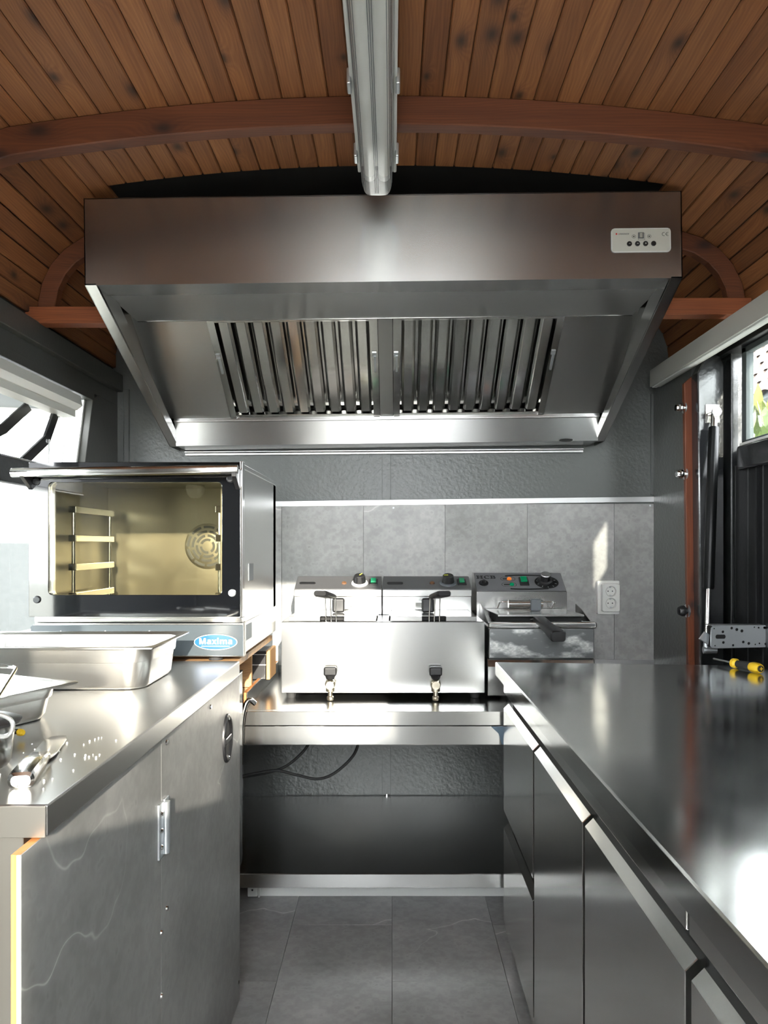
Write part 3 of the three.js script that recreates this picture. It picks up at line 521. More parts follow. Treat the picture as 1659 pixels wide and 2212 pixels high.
{ // steel utensil
  const k = thing('turner', 'flat stainless steel utensil with thick rounded handle lying on the left worktop', 'utensil', [-0.5, LY, 1.05]);
  const a = V(-0.492, LY + 0.012, 1.02), e = V(-0.562, LY + 0.003, 1.30), ax = e.clone().sub(a).setY(0).normalize(), sd = new THREE.Vector3(-ax.z, 0, ax.x);
  const ring = (t, hw, y0, y1) => { const p = a.clone().lerp(e, t); return rrect(-hw, hw, y0, y1, Math.min(hw, (y1 - y0) / 2) * 0.8, 3).map(([u, v]) => p.clone().setY(LY + 0.0002).addScaledVector(sd, u).add(new THREE.Vector3(0, v, 0))); };
  part('handle', loft([ring(-0.01, 0.012, 0.003, 0.017), ring(0.0, 0.0165, 0.0, 0.021), ring(0.06, 0.0175, 0.0, 0.022), ring(0.25, 0.017, 0.0, 0.021), ring(0.42, 0.015, 0.002, 0.017), ring(0.46, 0.012, 0.004, 0.012)], true, true, 0.5), M.polish, k, 'heavy polished handle');
  part('blade', loft([ring(0.40, 0.013, 0.004, 0.010), ring(0.55, 0.018, 0.002, 0.006), ring(0.85, 0.018, 0.0005, 0.004), ring(0.97, 0.012, 0.0003, 0.002), ring(1.0, 0.004, 0.0003, 0.001)], true, true, 0.5), M.polish, k, 'flat blade');
}
{ // black pot with a snap hook
  const p = thing('pot', 'black lidded pot with a steel snap hook at the left picture edge', 'pot', [-0.609, LY, 1.12]);
  part('body', turn([[0, 0], [0.045, 0], [0.05, 0.008], [0.055, 0.060], [0.053, 0.062], [0, 0.062]], V(-0.609, LY, 1.12), V(-0.609, 2, 1.12), 30), M.steelWorn, p);
  part('lid', turn([[0, 0], [0.062, 0], [0.064, 0.004], [0.05, 0.009], [0.02, 0.014], [0, 0.0145]], V(-0.609, LY + 0.062, 1.12), V(-0.609, 2, 1.12), 30), M.blackPlastic, p, 'black lid');
  part('snap_hook', rod([V(-0.575, LY + 0.085, 1.075), V(-0.535, LY + 0.092, 1.05), V(-0.515, LY + 0.082, 1.05), V(-0.522, LY + 0.06, 1.05), V(-0.575, LY + 0.063, 1.06)], 0.003, 0.012), M.zinc, p, 'steel snap hook');
}
{
  const c = thing('plug_lead', 'short dark lead with a yellow tip on the left worktop', 'lead', [-0.62, LY, 1.27]);
  part('lead', tube([V(-0.66, LY + 0.006, 1.31), V(-0.635, LY + 0.012, 1.28), V(-0.62, LY + 0.014, 1.275)], 0.0045, 12, 8), M.blackPlastic, c);
  part('tip', turn([[0, 0], [0.004, 0], [0.006, 0.003], [0.006, 0.009], [0.004, 0.012], [0, 0.013]], V(-0.622, LY + 0.013, 1.277), V(-0.55, LY + 0.002, 1.265), 8), M.yellow, c, 'yellow tip');
}

// ================================================================= OVEN AND ITS STAND
{
  const s = thing('oven_stand', 'raw plywood stand carrying the oven', 'stand', [-0.8, 0, 2.6]);
  const ply = (g) => woodUV(boxUV(g), 'x');
  printed('top', ply(bx(-1.19, -0.44, 0.958, 0.976, 2.165, 2.82, 0.001)), M.ply, s);
  printed('back_support', ply(bx(-1.19, -0.512, 0.789, 0.957, 2.80, 2.82, 0.001)), M.ply, s);
  part('shelf', bx(-1.19, -0.517, 0.77, 0.788, 2.22, 3.39, 0.001), M.fold, s, 'dull steel lower shelf');
  printed('side_support', ply(bx(-1.19, -1.17, 0.0, 0.957, 2.165, 3.35, 0.001)), M.ply, s);
  printed('side_support', ply(bx(-0.74, -0.72, 0.0, 0.769, 2.235, 3.38, 0.001)), M.ply, s);
}
{
  const b = thing('black_box', 'small black box with pale wooden end behind the oven stand', 'box', [-0.51, 0.789, 3.0]);
  part('body', [bx(-0.59, -0.484, 0.7895, 0.90, 2.95, 3.1, 0.004)], M.blackPlastic, b);
  part('band', [bx(-0.5905, -0.4835, 0.845, 0.849, 2.9485, 3.1005, 0.0005), bx(-0.5905, -0.4835, 0.885, 0.8875, 2.9485, 3.1005, 0.0005)], M.zinc, b);
  printed('end_board', woodUV(boxUV(bx(-0.483, -0.468, 0.7895, 0.903, 2.95, 3.1, 0.003)), 'y'), M.ply, b);
}
{
  const b = thing('metal_bin', 'narrow dark steel bin in the gap beside the fryer table', 'bin', [-0.49, 0.6, 2.4]);
  part('body', prism([[-0.53, 2.36], [-0.475, 2.36], [-0.475, 2.44], [-0.53, 2.44]], 'y', 0.3, 0.905, 0.002), M.steelWorn, b);
  part('rim', prism([[-0.532, 2.358], [-0.473, 2.358], [-0.473, 2.442], [-0.532, 2.442]], 'y', 0.905, 0.909, 0.001), M.dark, b);
  base.set(0, 0, 0);
  const h = single('drain_hose', 'bent dark hose with bright end between counter and fryer table', 'hose', tube([V(-0.445, 0.79, 2.50), V(-0.462, 0.805, 2.49), V(-0.476, 0.78, 2.48), V(-0.484, 0.72, 2.475), V(-0.486, 0.60, 2.475)], 0.008, 26, 10), M.polish);
}
{
  const D = 2.17, x0 = -1.015, x1 = -0.420, yB = 0.996, yT = 1.535, k = D / 1662, X = (p) => (p - 847) * k, Y = (p) => 1.3 - (p - 1181) * k;
  const o = thing('convection_oven', 'countertop convection oven with glass drop-down door and steel bar handle', 'oven', [-0.72, 0.976, 2.47]);
  // outer shell with hollow chamber
  const cy0 = 1.105, cy1 = 1.50, cx0 = -0.975, cx1 = -0.49, cd = 2.64;
  part('body', [bx(x0, x1, 1.52, yT, D + 0.012, 2.775, 0.003), bx(x0, x1, yB, 1.085, D + 0.012, 2.775, 0.003), bx(x0, x0 + 0.012, 1.085, 1.52, D + 0.012, 2.775, 0.002), bx(x1 - 0.012, x1, 1.085, 1.52, D + 0.012, 2.775, 0.002), bx(x0, x1, 1.085, 1.52, 2.72, 2.775, 0.002), bx(cx1 + 0.01, x1 - 0.011, 1.085, 1.52, D + 0.014, 2.72, 0)], M.steel, o, 'steel casing');
  const cav = part('chamber', [bx(cx0 - 0.004, cx0, cy0, cy1, D + 0.03, cd, 0), bx(cx1, cx1 + 0.004, cy0, cy1, D + 0.03, cd, 0), bx(cx0, cx1, cy1, cy1 + 0.004, D + 0.03, cd, 0), bx(cx0, cx1, cy0 - 0.004, cy0, D + 0.03, cd, 0), bx(cx0, cx1, cy0, cy1, cd, cd + 0.004, 0)], M.ovenInside, o, 'yellowish steel oven chamber');
  // fan cover: disc with ring slots
  const fx = -0.632, fy = 1.302, fan = part('fan_cover', turn([[0, 0], [0.075, 0], [0.078, 0.004], [0.07, 0.006], [0, 0.006]], V(fx, fy, cd), V(fx, fy, 0), 36), M.ovenInside, cav, 'round fan cover with ring slots');
  for (const r of [0.066, 0.050, 0.036, 0.022]) { const n = r > 0.06 ? 9 : r > 0.045 ? 7 : r > 0.03 ? 5 : 3, sl = []; for (let i = 0; i < n; i++) { const a0 = i / n * 2 * Math.PI + r * 50, a1 = a0 + 2 * Math.PI / n * 0.8, o2 = []; for (let q = 0; q <= 6; q++) { const t = a0 + (a1 - a0) * q / 6; o2.push([fx + (r + 0.004) * Math.cos(t), fy + (r + 0.004) * Math.sin(t)]); } for (let q = 6; q >= 0; q--) { const t = a0 + (a1 - a0) * q / 6; o2.push([fx + (r - 0.004) * Math.cos(t), fy + (r - 0.004) * Math.sin(t)]); } sl.push(prism(o2, 'z', cd - 0.0075, cd - 0.006)); } part('vent_ring', sl, M.greyPlastic, fan); }
  for (const [rx, s] of [[cx0 + 0.035, 1], [cx1 - 0.018, -1]]) {   // tray racks on both sides
    const rk = [cyl(V(rx, cy0 + 0.02, 2.27), V(rx, 1.42, 2.27), 0.006, 0.006, 8), cyl(V(rx, cy0 + 0.02, 2.56), V(rx, 1.42, 2.56), 0.006, 0.006, 8)];
    for (let i = 0; i < 4; i++) rk.push(bx(rx - 0.012, rx + 0.012, 1.145 + i * 0.085, 1.165 + i * 0.085, 2.26, 2.57, 0.002));
    part('tray_rack', rk, M.polish, cav, 'steel tray rack');
  }
  part('oven_lamp', [turn([[0, 0], [0.03, 0], [0.03, 0.012], [0.026, 0.03], [0.014, 0.042], [0, 0.044]], V(-0.64, cy1, 2.5), V(-0.64, 0, 2.5), 20)], M.lens, cav, 'glass lamp cover');
  // door
  const gx0 = X(112), gx1 = X(483), gy0 = Y(1284), gy1 = Y(1043), door = part('door', prism(rrect(x0, X(522), Y(1331), Y(1000), 0.003, 2), 'z', D - 0.022, D - 0.012, 0.001, [rrect(gx0, gx1, gy0, gy1, 0.012, 5)]), M.ovenBlack, o, 'glossy black door frame');
  part('glass', bx(gx0 - 0.004, gx1 + 0.004, gy0 - 0.004, gy1 + 0.004, D - 0.017, D - 0.013, 0), M.ovenGlass, door, 'tinted oven glass');
  part('inner_frame', prism(rrect(x0 + 0.012, X(520), 1.10, 1.51, 0.003, 2), 'z', D - 0.011, D + 0.010, 0, [rrect(gx0 + 0.006, gx1 + 0.004, gy0 - 0.002, gy1, 0.012, 4)]), M.steel, door);
  part('edge_strip', [bx(X(522), X(527), Y(1331), Y(998), D - 0.022, D + 0.01, 0.001)], M.polish, door);
  const hy = Y(1025), hd = part('handle', [turn([[0, 0], [0.0125, 0], [0.013, 0.002], [0.013, 0.615], [0.0125, 0.617], [0, 0.617]], V(X(52), hy - 0.002, D - 0.07), V(X(52) + 1, hy - 0.002 + 0.016, D - 0.07), 24)], M.polish, door, 'round steel bar handle');
  for (const hx of [x0 + 0.006, X(517)]) part('handle_bracket', prism([[D - 0.078, hy - 0.012], [D - 0.078, hy + 0.006], [D - 0.06, hy + 0.012], [D - 0.02, hy + 0.012], [D - 0.02, hy - 0.045]].reverse(), 'x', hx - 0.006, hx + 0.006, 0.001), M.blackPlastic, hd);
  for (const [a, b] of [[86, 1042], [501, 1036], [88, 1294], [505, 1280]]) part('cap', turn([[0, 0], [0.0105, 0], [0.0105, 0.003], [0.008, 0.005], [0, 0.0054]], V(X(a), Y(b), D - 0.0218), V(X(a), Y(b), 0), 18), b === 1280 ? M.zinc : M.blackPlastic, door);
  part('drip_tray', bx(X(86), x1 - 0.002, Y(1343), Y(1334), D - 0.012, D + 0.02, 0.001), M.polish, o, 'steel drip strip under the door');
  // fascia
  const fas = part('control_fascia', prism(rrect(X(68), X(529), Y(1416), Y(1350), 0.006, 3), 'z', D - 0.006, D + 0.014, 0.001), M.ovenPanel, o, 'dark blue-grey control fascia');
  part('fascia_edge', [bx(X(526), X(530), Y(1416), Y(1342), D - 0.0065, D + 0.01, 0.001), bx(X(70), X(529), Y(1417.5), Y(1415.5), D - 0.0065, D, 0.0006)], M.polish, fas);
  const logo = canvasMat(512, 200, (c, w, h) => {
    c.fillStyle = '#0e1519'; c.fillRect(0, 0, w, h); const e = (rx, ry, f) => { c.fillStyle = f; c.beginPath(); c.ellipse(w / 2, h / 2, rx, ry, 0, 0, 7); c.fill(); };
    e(254, 98, '#eef4f8'); e(246, 91, '#0e4a86'); c.fillStyle = '#ffffff'; c.font = 'bold 104px sans-serif'; c.textAlign = 'center'; c.fillText('Maxima', w / 2, 126); c.fillRect(90, 146, 330, 8);
  }, { roughness: 0.3 });
  const lg = prism(circ((X(420) + X(514)) / 2, Y(1386), (X(514) - X(420)) / 2, 40, (Y(1369) - Y(1404)) / 2), 'z', D - 0.0075, D - 0.006);
  { const p = lg.attributes.position, uv = lg.attributes.uv, lx0 = X(420), lx1 = X(514), ly0 = Y(1404), ly1 = Y(1369); for (let i = 0; i < p.count; i++) uv.setXY(i, (p.getX(i) - lx0) / (lx1 - lx0), (p.getY(i) - ly0) / (ly1 - ly0)); }
  printed('badge', lg, logo, fas, 'blue oval badge with white lettering');
  for (const a of [133, 229, 324]) printed('mark', prism(circ(X(a), Y(1364), 0.0022, 10, 0.003), 'z', D - 0.0068, D - 0.0061), M.whitePlastic, fas);
  part('side_label', bx(x1 - 0.0005, x1 + 0.0006, 1.03, 1.075, 2.20, 2.30, 0), M.paleGrey, o, 'pale sticker on the side');
  part('side_vent', bx(x1 - 0.0005, x1 + 0.002, 1.20, 1.25, 2.25, 2.32, 0.0005), M.greyPlastic, o);
  for (const [fxx, fd] of [[-0.505, 2.205], [-0.96, 2.205], [-0.505, 2.72], [-0.96, 2.72]]) part('foot', turn([[0, 0], [0.02, 0], [0.022, 0.0195], [0, 0.0195]], V(fxx, 0.9765, fd), V(fxx, 2, fd), 16), M.rubber, o);
}

// ================================================================= FRYER TABLE
const TY = 0.743, TD = 2.6;
{
  const t = thing('fryer_table', 'low stainless steel table with undershelf carrying the fryers', 'table', [0.2, 0, 3.0]);
  const x0 = -0.70, x1 = 1.12;
  part('tabletop', [bx(x0, x1, TY - 0.003, TY, TD, DB - 0.01, 0.001), bx(x0, x1, TY - 0.047, TY - 0.001, TD, TD + 0.003, 0.001)], M.steelWorn, t, 'steel top with folded front');
  part('front_rail', [bx(x0 + 0.005, x1, TY - 0.115, TY - 0.05, TD + 0.006, TD + 0.03, 0.002)], M.steelWorn, t, 'lower front rail');
  part('film_scrap', prism([[0.335, TY - 0.052], [0.42, TY - 0.052], [0.42, TY - 0.113], [0.372, TY - 0.113], [0.36, TY - 0.075]].reverse(), 'z', TD + 0.0045, TD + 0.0057), M.film, t, 'torn blue-grey protective film');
  part('shelf', [bx(x0, x1, 0.191, 0.194, TD + 0.002, DB - 0.01, 0.001), bx(x0, x1, 0.147, 0.193, TD, TD + 0.003, 0.001)], M.steelWorn, t, 'steel undershelf');
  for (const [x, d] of [[x0 + 0.03, 2.66], [x1 - 0.03, 2.66], [x0 + 0.03, 3.36], [x1 - 0.03, 3.36]]) part('leg', [bx(x - 0.018, x + 0.018, 0.0, 0.1905, d - 0.018, d + 0.018, 0.002), bx(x - 0.018, x + 0.018, 0.1945, TY - 0.004, d - 0.018, d + 0.018, 0.002)], M.steelWorn, t);
}
{
  const u = thing('side_board', 'low steel-faced plywood board along the left end of the fryer table', 'board', [-0.51, TY, 3.0]);
  part('facing', bx(-0.5035, -0.500, TY + 0.0005, 0.7955, 2.66, DB - 0.02, 0.0008), M.steelWorn, u, 'steel facing');
  printed('plywood', woodUV(boxUV(bx(-0.5155, -0.504, TY + 0.0005, 0.7955, 2.66, DB - 0.02, 0.001)), 'z'), M.plyEdge, u);
}
single('under_board', 'thin steel sheet lying under the double fryer', 'sheet', bx(-0.495, -0.015, TY + 0.0002, TY + 0.0017, TD + 0.02, 3.2, 0.0004), M.steelWorn);
// ---- double fryer
{
  const D = 2.80, k = D / 1662, X = (p) => (p - 847) * k, Y = (p) => 1.3 - (p - 1181) * k, k2 = 3.1 / 1662, X2 = (p) => (p - 847) * k2;
  const f = thing('deep_fryer', 'double stainless steel deep fryer with two drain taps', 'deep fryer', [-0.03, TY + 0.0017, 3.05]);
  const x0 = X(608), x1 = X(1047), yb = 0.768, yt = 1.027;
  part('body', [bx(x0, x1, yb, yt, D, D + 0.004, 0.003), bx(x0, x0 + 0.003, yb, yt, D, 3.3, 0.001), bx(x1 - 0.003, x1, yb, yt, D, 3.3, 0.001), bx(x0, x1, yb, yb + 0.003, D, 3.3, 0.001), bx(x0, x1, yt - 0.004, yt, D, D + 0.02, 0.002), bx(x0, x1, yt - 0.004, yt, 3.06, 3.3, 0.001), bx(x0, X2(636) + 0.02, yt - 0.004, yt, D + 0.01, 3.1, 0.001), bx(X(814), X(840), yt - 0.004, yt, D + 0.01, 3.1, 0.001), bx(X(1030), x1, yt - 0.004, yt, D + 0.01, 3.1, 0.001), bx(x0, x1, yb, yt, 3.297, 3.3, 0)], M.fryer, f, 'broad steel front');
  for (const [a, b] of [[620, 816], [838, 1034]]) part('oil_tank', [bx(X(a), X(b), 0.85, 0.853, D + 0.02, 3.06, 0), bx(X(a), X(a) + 0.002, 0.85, yt - 0.004, D + 0.02, 3.06, 0), bx(X(b) - 0.002, X(b), 0.85, yt - 0.004, D + 0.02, 3.06, 0), bx(X(a), X(b), 0.85, yt - 0.004, D + 0.02, D + 0.022, 0)], M.dark, f);
  for (const [x, d] of [[X(626), 2.84], [X(1028), 2.84], [X(626), 3.25], [X(1028), 3.25]]) part('foot', turn([[0, 0], [0.015, 0], [0.02, 0.0235], [0, 0.0235]], V(x, TY + 0.0018, d), V(x, 2, d), 18), M.rubber, f);
  for (const [a, b, hb, hx, mir] of [[623, 812, [636, 824], 716, 1], [843, 1030, [827, 1018], 937, -1]]) {
    // lid with cut-out for the basket handle
    const xa = X(a), xb = X(b), sx0 = X(hx - 25), sx1 = X(hx + 27);
    const lid = part('lid', [prism([[xa, D + 0.012], [sx0, D + 0.012], [sx0, D + 0.045], [sx1, D + 0.045], [sx1, D + 0.012], [xb, D + 0.012], [xb - 0.006, 3.085], [xa + 0.006, 3.085]], 'y', yt + 0.016, yt + 0.018), bx(xa, sx0, yt + 0.001, yt + 0.018, D + 0.010, D + 0.0125, 0.001), bx(sx1, xb, yt + 0.001, yt + 0.018, D + 0.010, D + 0.0125, 0.001), bx(xa, xa + 0.002, yt + 0.001, yt + 0.018, D + 0.012, 3.08, 0), bx(xb - 0.002, xb, yt + 0.001, yt + 0.018, D + 0.012, 3.08, 0)], M.steelWorn, f, 'steel lid');
    part('slot', bx(sx0, sx1, yt + 0.001, yt + 0.012, D + 0.04, D + 0.046, 0), M.dark, lid);
    const gx = X(hx + mir * 8), grip = part('lid_grip', [bx(gx - 0.024, gx + 0.024, yt + 0.019, yt + 0.075, 2.96, 2.985, 0.008)], M.blackPlastic, lid, 'black lid grip');
    part('grip_bracket', [bx(gx + mir * 0.022, gx + mir * 0.050, yt + 0.03, yt + 0.062, 2.965, 2.98, 0.003)], M.polish, grip);
    // basket with upright wires and forward handle
    const bk = part('basket', [-0.02, 0.0, 0.02].map((o) => cyl(V(X(hx) + o, 0.93, D + 0.028), V(X(hx) + o * 0.9 - mir * 0.006, yt + 0.088, D + 0.022), 0.0024, 0.0024, 8)), M.polish, f, 'wire basket');
    const hA = V(X(hx) - mir * 0.004, yt + 0.09, D + 0.026), hB = V(X(hx) - mir * 0.034, yt + 0.108, D - 0.085), ax = hB.clone().sub(hA).normalize(), up = new THREE.Vector3(0, 1, 0), sd = ax.clone().cross(up).normalize();
    const ring = (t, w, hh) => { const p = hA.clone().lerp(hB, t); return rrect(-w, w, -hh, hh, hh * 0.95, 3).map(([u, v]) => p.clone().addScaledVector(sd, u).add(new THREE.Vector3(0, v, 0))); };
    part('basket_handle', loft([ring(0, 0.022, 0.008), ring(0.2, 0.023, 0.010), ring(0.9, 0.028, 0.011), ring(1, 0.022, 0.008)], true, true, 0.6), M.blackPlastic, bk, 'black plastic basket handle');
    part('mesh_frame', rod([V(X(hx) - 0.09, 0.95, D + 0.03), V(X(hx) + 0.09, 0.95, D + 0.03), V(X(hx) + 0.09, 0.95, 3.04), V(X(hx) - 0.09, 0.95, 3.04), V(X(hx) - 0.09, 0.95, D + 0.034)], 0.002, 0.01, 6), M.polish, bk);
    // control head
    const c0 = X2(hb[0]), c1 = X2(hb[1]), head = part('control_head', [prism([[3.10, yt], [3.10, 1.098], [3.085, 1.102], [3.085, 1.126], [3.205, 1.176], [3.26, 1.176], [3.26, yt]], 'x', c0, c1, 0.001)], M.steelWorn, f, 'control head above the tank');
    const pa = V(0, 1.1265, 3.086), pb = V(0, 1.1763, 3.204), dv = pb.clone().sub(pa), nrm = new THREE.Vector3(0, 1, 0).cross(new THREE.Vector3(0, 0, 0)), nn = new THREE.Vector3(1, 0, 0).cross(dv).normalize();
    const mp = (x, t, out = 0) => pa.clone().addScaledVector(dv, t).addScaledVector(nn, out).setX(x);
    const Fm = (x, t, out) => { const p = mp(x, t, out); return frameOf(p.x, p.y, p.z, new THREE.Vector3(1, 0, 0), dv); };
    const L = dv.length(), plate = part('control_plate', at(flat(new RoundedBoxGeometry(c1 - c0 - 0.004, L - 0.006, 0.002, 1, 0.0006)), Fm((c0 + c1) / 2, 0.5, 0.001)), M.fryerPanel, head, 'dark grey control plate');
    const S1 = (p) => c0 + (p - 636) / 188 * (c1 - c0);
    part('slot', at(flat(prism(rrect(-0.033, 0.033, -0.010, 0.010, 0.0095), 'z', -0.003, 0).translate(0, 0, 0)), Fm(S1(662), 0.45, 0.001)), M.blackPlastic, plate);
    part('lamp_lens', turn([[0, 0], [0.011, 0], [0.009, 0.005], [0.004, 0.008], [0, 0.0085]], mp(S1(742), 0.45, 0.002), mp(S1(742), 0.45, 1), 16), M.amber, plate);
    const kp = mp(S1(776), 0.45, 0.002), kq = mp(S1(776), 0.45, 1), knob = part('knob', turn([[0, 0.004], [0.026, 0.004], [0.0255, 0.012], [0.022, 0.034], [0.019, 0.037], [0, 0.037]], kp, kq, 26), M.blackPlastic, plate, 'black thermostat knob');
    part('dial_ring', turn([[0, 0], [0.034, 0], [0.032, 0.005], [0.026, 0.0075], [0, 0.0075]], kp, kq, 28), mir > 0 ? M.whitePlastic : M.greyPlastic, knob);
    const mk = at(flat(new THREE.BoxGeometry(0.003, 0.017, 0.0015)), Fm(S1(776), 0.45, 0.0395).multiply(new THREE.Matrix4().makeRotationZ(mir > 0 ? -0.6 : 1.55)).multiply(new THREE.Matrix4().makeTranslation(0, 0.009, 0)));
    part('pointer', mk, M.limeMark, knob);
    const sw = part('switch', at(flat(new RoundedBoxGeometry(0.036, 0.05, 0.006, 1, 0.002)), Fm(S1(806), 0.5, 0.004)), M.blackPlastic, plate, 'green rocker switch');
    part('rocker', at(flat(new RoundedBoxGeometry(0.022, 0.034, 0.010, 1, 0.002)), Fm(S1(806), 0.56, 0.008)), M.green, sw);
  }
  for (const p of [715, 940]) {   // drain taps
    const x = X(p), d = D - 0.032, t = part('drain_tap', [cyl(V(x, 0.806, D), V(x, 0.806, d), 0.011), ball(V(x, 0.806, d), 0.019, 18, 12), turn([[0, 0], [0.011, 0], [0.0125, 0.004], [0.0125, 0.012], [0.0085, 0.016], [0.008, 0.03], [0.016, 0.032], [0.016, 0.045], [0, 0.045]], V(x, 0.748, d), V(x, 2, d), 20)], M.brass, f, 'drain tap');
    part('tap_nut', turn([[0, 0], [0.0135, 0], [0.0145, 0.003], [0.0145, 0.008], [0, 0.009]], V(x, 0.804, d - 0.015), V(x, 0.804, 0), 20), M.brass, t);
    part('tap_lever', [turn([[0, 0], [0.014, 0], [0.02, 0.014], [0, 0.014]], V(x, 0.824, d), V(x, 2, d), 16), bx(x - 0.023, x + 0.023, 0.836, 0.868, d - 0.012, d + 0.014, 0.006)], M.blackPlastic, t, 'black tap lever');
  }
}
// ---- single fryer
{
  const D = 2.82, k = D / 1662, X = (p) => (p - 847) * k, Y = (p) => 1.3 - (p - 1181) * k;
  const f = thing('deep_fryer', 'single worn stainless steel deep fryer beside the wall socket', 'deep fryer', [0.55, TY, 3.05]);
  const x0 = X(1056), x1 = X(1284);
  part('body', [bx(x0, x1, 0.89, 1.0, D, 3.2, 0.004)], M.grime, f, 'stained steel front');
  part('plinth', [prism([[D - 0.012, 0.757], [D - 0.012, 0.862], [D + 0.008, 0.889], [3.2, 0.889], [3.2, 0.757]].reverse(), 'x', x0 - 0.006, x1, 0.002)], M.steelWorn, f);
  for (const [x, d] of [[x0 + 0.06, 2.86], [x1 - 0.04, 2.86], [x0 + 0.06, 3.15], [x1 - 0.04, 3.15]]) part('foot', turn([[0, 0], [0.012, 0], [0.015, 0.0145], [0, 0.0145]], V(x, TY, d), V(x, 2, d), 14), M.rubber, f);
  part('rim', [bx(x0 - 0.002, x1 + 0.008, 1.0, 1.026, D - 0.012, D + 0.012, 0.008), prism([[D, 1.012], [3.1, 1.012], [3.1, 1.07], [3.0, 1.055]].reverse(), 'x', x1 - 0.003, x1), prism([[D, 1.012], [3.1, 1.012], [3.1, 1.07], [3.0, 1.055]].reverse(), 'x', x0, x0 + 0.003), bx(x0, x1, 1.0, 1.004, D, 3.2, 0)], M.steelWorn, f, 'rolled steel rim');
  const lid = part('lid', [prism([[x0 + 0.035, D + 0.012], [x1 - 0.035, D + 0.012], [x1 - 0.05, 3.09], [x0 + 0.02, 3.09]], 'y', 1.047, 1.05), bx(x0 + 0.035, x1 - 0.035, 1.043, 1.05, D + 0.010, D + 0.014, 0.001)], M.steel, f, 'flat steel lid');
  part('opening', bx(x0 + 0.035, x1 - 0.035, 1.018, 1.044, D + 0.05, 3.08, 0), M.dark, lid);
  part('lid_bar', [rod([V(0.42, 1.058, 3.06), V(0.42, 1.085, 3.0), V(0.635, 1.085, 3.0), V(0.635, 1.058, 3.06)], 0.0035, 0.01)], M.polish, lid);
  part('lid_roll', cyl(V(0.452, 1.078, 2.99), V(0.585, 1.078, 2.99), 0.016), M.steelWorn, lid);
  part('lid_grip', [bx(0.535, 0.575, 1.052, 1.098, 2.965, 3.0, 0.005)], M.greyPlastic, lid, 'grey plastic lid grip');
  // basket handle pointing forward and right
  const a = V(X(1165), 1.035, D + 0.03), b = V(X(1203) - 0.03, 0.99, D - 0.17), ax = b.clone().sub(a).normalize(), sd = new THREE.Vector3(1, 0, 0), up = sd.clone().cross(ax).normalize();
  const ring = (t, w, h) => { const p = a.clone().lerp(b, t); return rrect(-w, w, -h, h, h * 0.5, 3).map(([u, v]) => p.clone().addScaledVector(sd, u).addScaledVector(up, v)); };
  const bk = part('basket', [cyl(V(X(1150), 1.03, D + 0.04), a, 0.003, 0.003, 8), cyl(V(X(1180), 1.03, D + 0.05), a, 0.003, 0.003, 8)], M.polish, f, 'wire basket');
  part('basket_handle', loft([ring(0, 0.017, 0.009), ring(0.1, 0.022, 0.012), ring(0.5, 0.020, 0.014), ring(0.93, 0.026, 0.020), ring(0.98, 0.026, 0.020), ring(1, 0.023, 0.017)].reverse(), true, true, 0.6), M.blackPlastic, bk, 'black plastic basket handle');
  // control head
  const k2 = 3.15 / 1662, X2 = (p) => (p - 847) * k2, c0 = X2(1026.5), c1 = X2(1220);
  const head = part('control_head', prism([[3.11, 1.0], [3.11, 1.118], [3.225, 1.19], [3.28, 1.19], [3.28, 1.0]], 'x', c0, c1, 0.002), M.steelWorn, f, 'control head');
  const pa = V(0, 1.1185, 3.1105), dv = V(0, 1.19, 3.2245).sub(pa), nn = new THREE.Vector3(1, 0, 0).cross(dv).normalize();
  const mp = (x, t, out = 0) => pa.clone().addScaledVector(dv, t).addScaledVector(nn, out).setX(x), Fm = (x, t, out) => { const p = mp(x, t, out); return frameOf(p.x, p.y, p.z, new THREE.Vector3(1, 0, 0), dv); };
  const W = c1 - c0 - 0.006, L = dv.length() - 0.006, print = canvasMat(1024, 360, (c, w, h) => {
    c.fillStyle = '#77777a'; c.fillRect(0, 0, w, h);
    c.fillStyle = '#141414'; c.beginPath(); c.ellipse(830, 190, 140, 128, 0, 0, 7); c.fill();
    c.strokeStyle = '#141414'; c.lineWidth = 26; c.beginPath(); c.moveTo(360, 62); c.quadraticCurveTo(520, 30, 830, 62); c.moveTo(390, 322); c.quadraticCurveTo(560, 345, 830, 318); c.stroke();
    c.strokeStyle = '#bdbdbd'; c.lineWidth = 7; for (let i = 0; i < 10; i++) { const t = -0.4 - i * 0.62; c.beginPath(); c.moveTo(830 + 96 * Math.cos(t), 190 + 88 * Math.sin(t)); c.lineTo(830 + 120 * Math.cos(t), 190 + 110 * Math.sin(t)); c.stroke(); }
    c.lineWidth = 5; c.strokeStyle = '#26262a'; for (const y of [122, 240]) { c.beginPath(); c.roundRect(300, y - 36, 170, 72, 36); c.stroke(); c.fillStyle = '#2a2a2c'; c.fillRect(324, y - 14, 66, 26); }
  }, { metalness: 0.4, roughness: 0.4 });
  const plate = part('control_plate', at(flat(new RoundedBoxGeometry(W, L, 0.002, 1, 0.0006)), Fm((c0 + c1) / 2, 0.5, 0.001)), M.fryerPanel, head, 'grey printed control plate');
  printed('print', at(flat(new THREE.PlaneGeometry(W - 0.002, L - 0.002)), Fm((c0 + c1) / 2, 0.5, 0.0023)), print, plate);
  const S1 = (p) => c0 + (p - 1022) / 196 * (c1 - c0);
  const txt = new TextGeometry('HCB', { font, size: 0.022, depth: 0.001, curveSegments: 4 }); txt.scale(1.25, 1, 1);
  part('lettering', at(flat(txt), Fm(S1(1026), 0.66, 0.0022)), M.blackPlastic, plate, 'black capital letters');
  part('reset_cap', turn([[0, 0], [0.02, 0], [0.019, 0.004], [0.008, 0.006], [0.007, 0.014], [0, 0.014]], mp(S1(1041), 0.42, 0.002), mp(S1(1041), 0.42, 1), 20), M.blackPlastic, plate);
